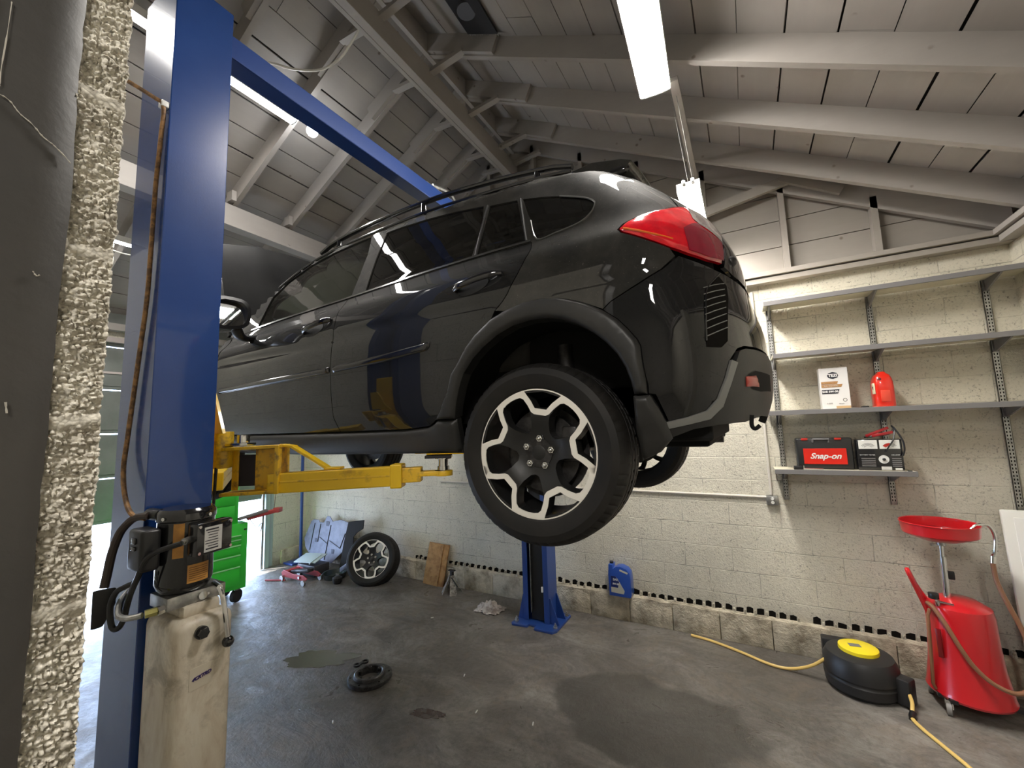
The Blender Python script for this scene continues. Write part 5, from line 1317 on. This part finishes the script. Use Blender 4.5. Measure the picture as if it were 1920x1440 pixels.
for L in (((-6.0,-1.36),(-6.03,-1.75)),((-5.86,-1.36),(-5.87,-1.62)),((-5.62,-1.36),(-5.66,-1.85)),((-5.84,-1.55),(-5.66,-1.62)),((-5.60,-1.58),(-5.35,-1.66)),((-5.35,-1.66),(-5.28,-1.45))):
    g.tube([shf(*L[0],.004),shf(*L[1],.004)],.006,6)
g.build('moulded_rib',M['black'],sh)
for a,b,r in ((-5.70,-1.35,.035),(-5.92,-1.60,.025),(-5.50,-1.72,.03)):
    G().obox(shf(a,b,.003),(r,0,0),(0,.002,0),(0,0,r*1.1)).build('moulded_pocket',P('undertray_pocket',(.10,.11,.15),.6),sh,bevel=.002)
sheet('fender_liner',[(-5.18,-1.27),(-4.86,-1.22),(-4.86,-1.34),(-4.97,-1.40),(-5.03,-1.46),(-5.02,-1.60),(-5.08,-1.90),(-5.24,-1.90),(-5.22,-1.55)],4.10,.16,P('black_liner',(.022,.021,.021),.8,spec=.15,bump=(40,.3,.004)),(-5.1,4.15,-1.93),'black plastic fender liner standing between undertray and loose wheel','fender liner')
# pans and scrap on the floor there
g=G().lathe([(.0,.01),(.13,.01),(.15,.07),(.16,.075),(.152,.06),(.135,.0),(0,0)],(-5.10,3.93,FZ),(0,0,1),32);tag(g.build('drip_tray',P('dark_green_tray',(.02,.03,.03),.3,coat=.4),loc=(-5.10,3.93,FZ)),'dark shallow drip tray on the floor in front of the fender liner','tray')
random.seed(21)
g=G().lathe([(0,.0),(.05,0),(.06,.02),(.06,.07),(.03,.09),(0,.09)],(-4.88,3.80,FZ+.004),(0,0,1),20);tag(g.build('oil_filter_housing',M['castiron'],loc=(-4.88,3.80,FZ)),'small dark metal housing on the floor between drip tray and loose wheel','housing')
g=G().obox((-4.98,4.02,FZ+.14),(.08,.02,.05),(-.015,.04,0),(0,0,.035));tag(g.build('plastic_cover',M['undertray'],loc=(-4.98,4.02,FZ+.10),bevel=.012),'small blue-grey plastic cover propped against the fender liner','cover')

# trolley jack
jr=P('worn_red_jack_paint',(.30,.012,.014),.45);cx,cy=-5.42,3.66
g=G()
for s in (-.10,.10):
    g.prism([(-.28,.05),(.22,.05),(.26,.09),(.18,.12),(-.05,.11),(-.25,.14),(-.30,.10)],lambda a,b,d:(cx+a,cy+s+d,FZ+b),-.006,.006)
g.box(cx-.28,cx-.20,cy-.10,cy+.10,FZ+.05,FZ+.12)
tj=tag(g.build('trolley_jack',jr,loc=(cx,cy,FZ),bevel=.004,smooth=0),'low red trolley jack on the floor near the garage door','jack')
for x in (-.25,.21):
    for s in (-.125,.125): G().cyl((cx+x,cy+s-.014,FZ+.036),(cx+x,cy+s+.014,FZ+.036),.036,n=24).build('wheel',M['steel'],tj)
G().obox((cx-.02,cy,FZ+.125),(.20,0,.035),(0,.045,0),(-.004,0,.022)).build('lift_arm',M['castiron'],tj,bevel=.008)
G().cyl((cx+.17,cy,FZ+.15),(cx+.17,cy,FZ+.185),.045,n=24).build('saddle',M['castiron'],tj)
G().cyl((cx+.10,cy-.11,FZ+.085),(cx+.10,cy-.122,FZ+.085),.018,n=16).build('pivot_pin',M['chrome'],tj)
tag(G().cyl((-5.88,3.43,FZ+.012),(-5.62,3.55,FZ+.012),.011,n=12).build('steel_bar',P('dull_red_bar',(.30,.03,.03),.4),loc=(-5.75,3.49,FZ)),'thin dull red bar on the floor left of the trolley jack','bar')
tag(G().obox((-5.62,3.92,FZ+.20),(.20,.03,.01),(-.02,.11,.03),(0,0,.006)).obox((-5.48,3.90,FZ+.205),(.01,.0,.0),(-.02,.11,.03),(0,0,.008)).build('teal_sheet',P('pale_teal_panel',(.38,.45,.43),.4),loc=(-5.62,3.92,FZ+.17),bevel=.003),'pale teal plastic panel lying over the red trolley jack','panel')
tag(G().box(-5.74,-5.36,3.80,4.04,FZ,FZ+.145).build('parts_crate',P('dark_scrap',(.05,.05,.055),.5,.3),loc=(-5.55,3.92,FZ),bevel=.01),'dark parts crate behind the red trolley jack','crate')
# blue pole in the corner
g=G().cyl((-6.27,4.20,FZ+.03),(-6.27,4.20,.95),.024,n=20);bp2=tag(g.build('pole',M['blue2'],loc=(-6.27,4.2,FZ)),'slim blue pole standing in the far left corner','pole')
G().box(-6.37,-6.14,3.98,4.28,FZ,FZ+.03).build('pole_base',M['blue2'],bp2,bevel=.006)
# green tool cabinet
an=math.radians(-7);ca_,sa_=math.cos(an),math.sin(an)
def tcb(x0,x1,y0,y1,z0,z1,G_):
    O=Vector((-5.42,2.93,0));ex=Vector((ca_,sa_,0));ey=Vector((-sa_,ca_,0))
    return G_.obox(O+ex*(x0+x1)/2+ey*(y0+y1)/2+Vector((0,0,(z0+z1)/2)),ex*(x1-x0)/2,ey*(y1-y0)/2,Vector((0,0,(z1-z0)/2)))
tc_=tag(tcb(-.46,0,-.72,0,-1.79,-1.03,G()).build('tool_cabinet',M['green'],loc=(-5.6,2.6,FZ),bevel=.008),'bright green rolling tool cabinet behind the near column','tool cabinet')
z=-1.75
for h in (.235,.135,.115,.065,.05):
    d_=tcb(.0,.010,-.66,-.075,z+.006,z+h-.026,G()).build('drawer',M['green'],tc_,bevel=.003)
    tcb(.004,.016,-.66,-.075,z+h-.024,z+h-.012,G()).build('drawer_pull',P('drawer_pull_highlight',(.35,.85,.38),.25,.1) if 'drawer_pull_highlight' not in bpy.data.materials else bpy.data.materials['drawer_pull_highlight'],d_,smooth=0)  # highlight along each pull is put into the paler green
    z+=h
tcb(.0,.004,-.045,-.015,-1.115,-1.10,G()).build('lock',M['black'],tc_,smooth=0)
O=Vector((-5.42,2.93,0))
for x,y in ((-.06,-.08),(-.40,-.08),(-.06,-.64),(-.40,-.64)):
    p=O+Vector((ca_,sa_,0))*x+Vector((-sa_,ca_,0))*y
    G().cyl((p.x-.02,p.y-.008,FZ+.075),(p.x+.02,p.y+.008,FZ+.075),.074,n=28).build('caster',M['rubber'],tc_)
    G().box(p.x-.03,p.x+.03,p.y-.03,p.y+.03,FZ+.14,-1.785).build('caster_fork',M['grey'],tc_,smooth=0)
tt=tag(tcb(-.38,-.03,-.68,-.10,-1.03,-.56,G()).build('tool_chest',M['green'],loc=(-5.6,2.6,-1.03),bevel=.006),'bright green top chest standing on the tool cabinet','tool chest')
tcb(-.03,-.022,-.64,-.14,-.80,-.60,G()).build('chest_door',M['green'],tt,bevel=.003);tcb(-.03,-.022,-.64,-.14,-1.00,-.815,G()).build('chest_door',M['green'],tt,bevel=.003)
tag(tcb(-.36,-.06,-.66,-.20,-.555,-.505,G()).build('cardboard_box',P('brown_cardboard',(.30,.17,.08),.7),loc=(-5.6,2.6,-.555),bevel=.003),'flat brown cardboard box on top of the green chest','box')
g=G().beam((-5.43,2.92,-.985),(-5.38,3.25,-.945),.06,.045).obox((-5.375,3.27,-.94),(.03,.02,0),(-.02,.04,0),(0,0,.030))
wk=tag(g.build('work_light',P('dull_red_plastic',(.42,.05,.05),.4,coat=.3),loc=(-5.4,3.1,-.98),bevel=.006),'red and grey work light lying across the green cabinet top','work light')
G().beam((-5.43,2.82,-.975),(-5.39,3.14,-.925),.06,.03).build('lamp_cover',M['grey'],wk,bevel=.005)
g=G().tube(spline([(-5.38,3.22,-.93),(-5.42,3.28,-.60),(-5.43,3.30,-.2),(-5.44,3.31,.3)],6),.004,6).tube(spline([(-5.42,2.95,-1.0),(-5.36,3.0,-1.10),(-5.34,3.05,-1.06),(-5.30,3.02,-1.15)],6),.004,6);g.build('lamp_cord',M['cabledark'],wk)
# ------------------------------------------------------------------ floor parts by the camera
c=Vector((-2.79,2.49,FZ));g=G()
g.lathe([(.085,.0),(.165,.0),(.17,.008),(.17,.030),(.160,.034),(.128,.034),(.123,.036),(.120,.052),(.113,.058),(.100,.058),(.092,.052),(.088,.02),(.085,.0)],c,(0,0,1),72)
fw=tag(g.build('clutch_hub',P('oily_cast_iron',(.075,.072,.072),.38,.55,var=(24,(.03,.029,.029),.4,.6)),loc=tuple(c),smooth=18),'round dark cast-iron hub with bolt lugs lying on the floor','machine part')
for k in range(6):
    a=.3+PI/3*k;p=c+Vector((math.cos(a),math.sin(a),0))*.084
    G().lathe([(.006,.030),(.006,.052),(.012,.052),(.014,.048),(.014,.03)],p,(0,0,1),18).build('bolt_lug',M['castiron'],fw)
    p=c+Vector((math.cos(a+.5),math.sin(a+.5),0))*.146;G().cyl(p+Vector((0,0,.0335)),p+Vector((0,0,.0348)),.008,n=14).build('bolt_hole',M['hole'],fw,smooth=0)
g=G();p=Vector((-3.02,2.60,FZ+.012))
for s in (-.035,.035): g.lathe([(.018,-.006),(.028,-.006),(.028,.006),(.018,.006),(.018,-.006)],p+Vector((s*.3,s,0)),(0,0,1),20)
g.box(p.x-.012,p.x+.012,p.y-.02,p.y+.02,p.z-.005,p.z+.005)
tag(g.build('link_bracket',M['castiron'],loc=(-3.02,2.60,FZ)),'small figure-eight steel link on the floor behind the cast-iron hub','bracket')
def splat(name,cx,cy,rx,ry,mat,label,seed,rot=0,h=.0015):
    g=G();n=70;V=[]
    for i in range(n):
        a=2*PI*i/n;r=1+.42*noise.noise(Vector((math.cos(a)*1.6,math.sin(a)*1.6,seed)))+.22*noise.noise(Vector((math.cos(a)*5,math.sin(a)*5,seed)))
        x=rx*r*math.cos(a);y=ry*r*math.sin(a);V.append((cx+x*math.cos(rot)-y*math.sin(rot),cy+x*math.sin(rot)+y*math.cos(rot),FZ+h))
    g.add(V,[tuple(range(n))]);o=g.build(name,mat,loc=(cx,cy,FZ+h),smooth=0,recalc=False);return tag(o,label,'spill')
wet=P('thin_coolant',(.070,.072,.052),.22,coat=.2)
splat('puddle',-3.42,2.50,.30,.13,wet,'thin wet greenish puddle on the floor left of the cast-iron hub',2,.5)
splat('oil_stain',-2.10,2.38,.13,.045,P('dark_red_spill',(.030,.006,.008),.25,var=(20,(.05,.04,.035),.4,.6)),'dark red spatter on the floor right of the cast-iron hub',5,.3)
random.seed(33)
for (x,y,lb_) in ((-1.80,2.55,'short pale cigarette end on the bare floor right of the cast-iron hub'),(-1.395,2.62,'pale paper scrap on the floor at the left edge of the dark oil patch'),(-2.62,2.02,'pale cigarette end on the floor just below the cast-iron hub'),(-3.05,3.55,'white paper fleck on the floor below the jack stand'),(-2.13,2.86,'small white fleck on the floor between hub and column')):
    a=random.uniform(0,3);d=Vector((math.cos(a),math.sin(a),0))*.014
    tag(G().cyl(Vector((x,y,FZ+.005))-d,Vector((x,y,FZ+.005))+d,.0045,n=10).build('cigarette_end' if 'cigarette' in lb_ else 'paper_scrap',M['white'],loc=(x,y,FZ)),lb_,'litter','litter on the floor')
# hose reel
c=Vector((.575,4.03,FZ));dr=P('black_reel_drum',(.016,.016,.017),.42)
g=G().lathe([(0,0),(.185,0),(.215,.03),(.222,.09),(.215,.10),(.215,.11),(.222,.12),(.218,.20),(.195,.245),(.14,.262),(0,.262)],c,(0,0,1),56)
rl=tag(g.build('hose_reel',dr,loc=tuple(c),smooth=35),'black drum hose reel with a yellow disc on top beside the red drain','hose reel')
G().lathe([(0,.290),(.105,.290),(.118,.284),(.120,.262),(0,.262)],c,(0,0,1),48).build('reel_disc',M['yelloworange'],rl)
G().obox(c+Vector((-.02,0,.2915)),(.035,.006,0),(-.004,.022,0),(0,0,.001)).build('disc_label',M['grey'],rl,smooth=0)
G().obox(c+Vector((.205,-.11,.10)),(.045,-.030,0),(.028,.042,0),(0,0,.085)).build('hose_guide',dr,rl,bevel=.015)
G().box(c.x-.20,c.x+.02,c.y+.15,c.y+.24,FZ+.06,FZ+.24).build('reel_bracket',dr,rl,bevel=.01)
r=.011
pts=spline([(-.605,4.30,FZ+r),(-.42,4.26,FZ+r),(-.20,4.17,FZ+r),(.0,4.07,FZ+r),(.14,4.05,FZ+.02),(.28,4.02,FZ+.09),(.40,4.00,FZ+.20),(.47,4.0,FZ+.255)],8)
hz=G().tube(pts,r,10).tube(spline([(.79,3.88,FZ+.13),(.80,3.84,FZ+.07),(.785,3.80,FZ+.02),(.775,3.75,FZ+r),(.80,3.66,FZ+r),(.86,3.52,FZ+r),(.92,3.38,FZ+r),(.98,3.20,FZ+r)],8),r,10)
hs=tag(hz.build('air_hose',M['hoseyellow'],loc=(0,4.07,FZ)),'yellow air hose snaking across the floor through the black reel','hose')
G().tube([(.792,3.805,FZ+.022),(.778,3.775,FZ+.014),(.775,3.75,FZ+.012)],.019,12).build('hose_stop',M['black'],hs)
# oil drain
bx,by=1.150,4.06
def dm(a,zz): return (bx,by,zz)
g=G().lathe([(0,.10),(.205,.10),(.212,.115),(.205,.14),(.182,.30),(.172,.45),(.168,.62),(.160,.665),(.10,.705),(0,.715)],(bx,by,FZ),(0,0,1),64)
od=tag(g.build('oil_drain',M['red'],loc=(bx,by,FZ),smooth=40),'red wheeled oil drain with a round catch pan on a pole','oil drain')
px,py=1.105,4.05
G().cyl((px-.01,py,FZ+.69),(px,py,FZ+1.08),.013,n=16).cyl((px-.005,py,FZ+.69),(px,py,FZ+.98),.019,n=16).build('drain_pole',M['chrome'],od)
G().cyl((px,py,FZ+1.055),(px,py,FZ+1.10),.026,n=16).box(px-.055,px-.02,py-.01,py+.01,FZ+1.045,FZ+1.06).build('pole_clamp',M['steel'],od)
G().box(px+.012,px+.047,py-.012,py+.012,FZ+.83,FZ+.885).build('lock_grip',M['black'],od,bevel=.006)
g=G().lathe([(0,1.085),(.10,1.09),(.185,1.125),(.196,1.135),(.204,1.205),(.208,1.207),(.206,1.213),(.200,1.210),(.192,1.142),(.10,1.105),(0,1.10)],(px,py,FZ),(0,0,1),64);pn=g.build('catch_pan',M['red'],od,smooth=40)
G().lathe([(.0,1.118),(.10,1.118),(.188,1.15)],(px,py,FZ),(0,0,1),48).build('pan_film',M['redin'],pn)
# handle loop, cap, gauge
g=G().tube(spline([(.985,4.02,FZ+.60),(.94,4.0,FZ+.74),(.90,3.98,FZ+.86),(.905,4.02,FZ+.87),(.95,4.08,FZ+.76),(1.01,4.10,FZ+.64)],6),.015,10);g.build('push_handle',M['red'],od)
g=G().cyl((1.03,3.98,FZ+.66),(1.03,3.98,FZ+.70),.014,n=16);g.build('filler_neck',M['chrome'],od)
G().cyl((1.01,3.97,FZ+.715),(1.01,3.97,FZ+.75),.028,n=20).build('filler_cap',M['black'],od,bevel=.003)
G().cyl((1.03,3.975,FZ+.695),(1.10,3.95,FZ+.69),.008,n=10).build('drain_valve',M['chrome'],od)
G().obox((1.00,3.935,FZ+.44),(.011,-.006,0),(.004,.006,0),(0,0,.09)).build('level_slot',P('deep_red_slot',(.16,.004,.006),.3),od,bevel=.003)
# gooseneck spout and brown hose
g=G().tube(spline([(1.235,3.95,FZ+1.195),(1.27,3.955,FZ+1.225),(1.32,3.96,FZ+1.222),(1.345,3.965,FZ+1.16),(1.335,3.965,FZ+1.06),(1.322,3.965,FZ+1.03)],7),.009,10).cyl((1.323,3.965,FZ+1.03),(1.318,3.965,FZ+.985),.014,n=14);g.build('spout',M['chrome'],od)
hp=[(1.318,3.965,FZ+.99),(1.315,3.94,FZ+.88),(1.335,3.90,FZ+.76),(1.37,3.87,FZ+.62),(1.385,3.84,FZ+.46),(1.36,3.81,FZ+.33),(1.28,3.79,FZ+.275),(1.19,3.80,FZ+.30),(1.12,3.82,FZ+.37),(1.07,3.84,FZ+.47),(1.03,3.88,FZ+.58),(.995,3.94,FZ+.66),(.975,3.98,FZ+.68)]
G().tube(spline(hp,9),.013,10).build('drain_hose',M['hosebrown'],od)
g=G().tube([(.985,3.98,FZ+.64),(.967,3.965,FZ+.60),(.957,3.965,FZ+.35),(.948,3.965,FZ+.16),(.96,3.97,FZ+.13)],.010,8);g.build('level_tube',M['hosebrown'],od)
g=G().obox((1.16,3.96,FZ+.105),(.20,0,0),(0,.018,0),(0,0,.012)).obox((1.02,4.04,FZ+.105),(.018,0,0),(0,.16,0),(0,0,.012));g.build('caster_frame',M['black'],od)
for x,y,rr in ((1.005,3.93,.040),(1.375,3.94,.045),(.985,4.18,.040),(1.33,4.20,.045)):
    G().cyl((x-.012,y+.004,FZ+rr),(x+.012,y-.004,FZ+rr),rr,n=24).build('caster',P('grey_caster_tyre',(.22,.21,.20),.5) if 'grey_caster_tyre' not in bpy.data.materials else bpy.data.materials['grey_caster_tyre'],od)
    G().box(x-.017,x+.017,y-.012,y+.012,FZ+rr,FZ+rr+.055).build('caster_fork',M['chrome'],od,smooth=0)
# white panel leaning in the corner
g=G().obox((1.645,4.255,-1.310),(.145,0,0),(0,.014,0),(0,.04,.638));wp=tag(g.build('white_panel',M['whitepaint'],loc=(1.722,4.27,FZ),bevel=.006),'white enamelled panel standing upright in the right corner','panel')
G().obox((1.665,4.239,-1.310),(.110,0,0),(0,.003,0),(0,.0365,.59)).build('panel_inset',M['white'],wp,bevel=.003)
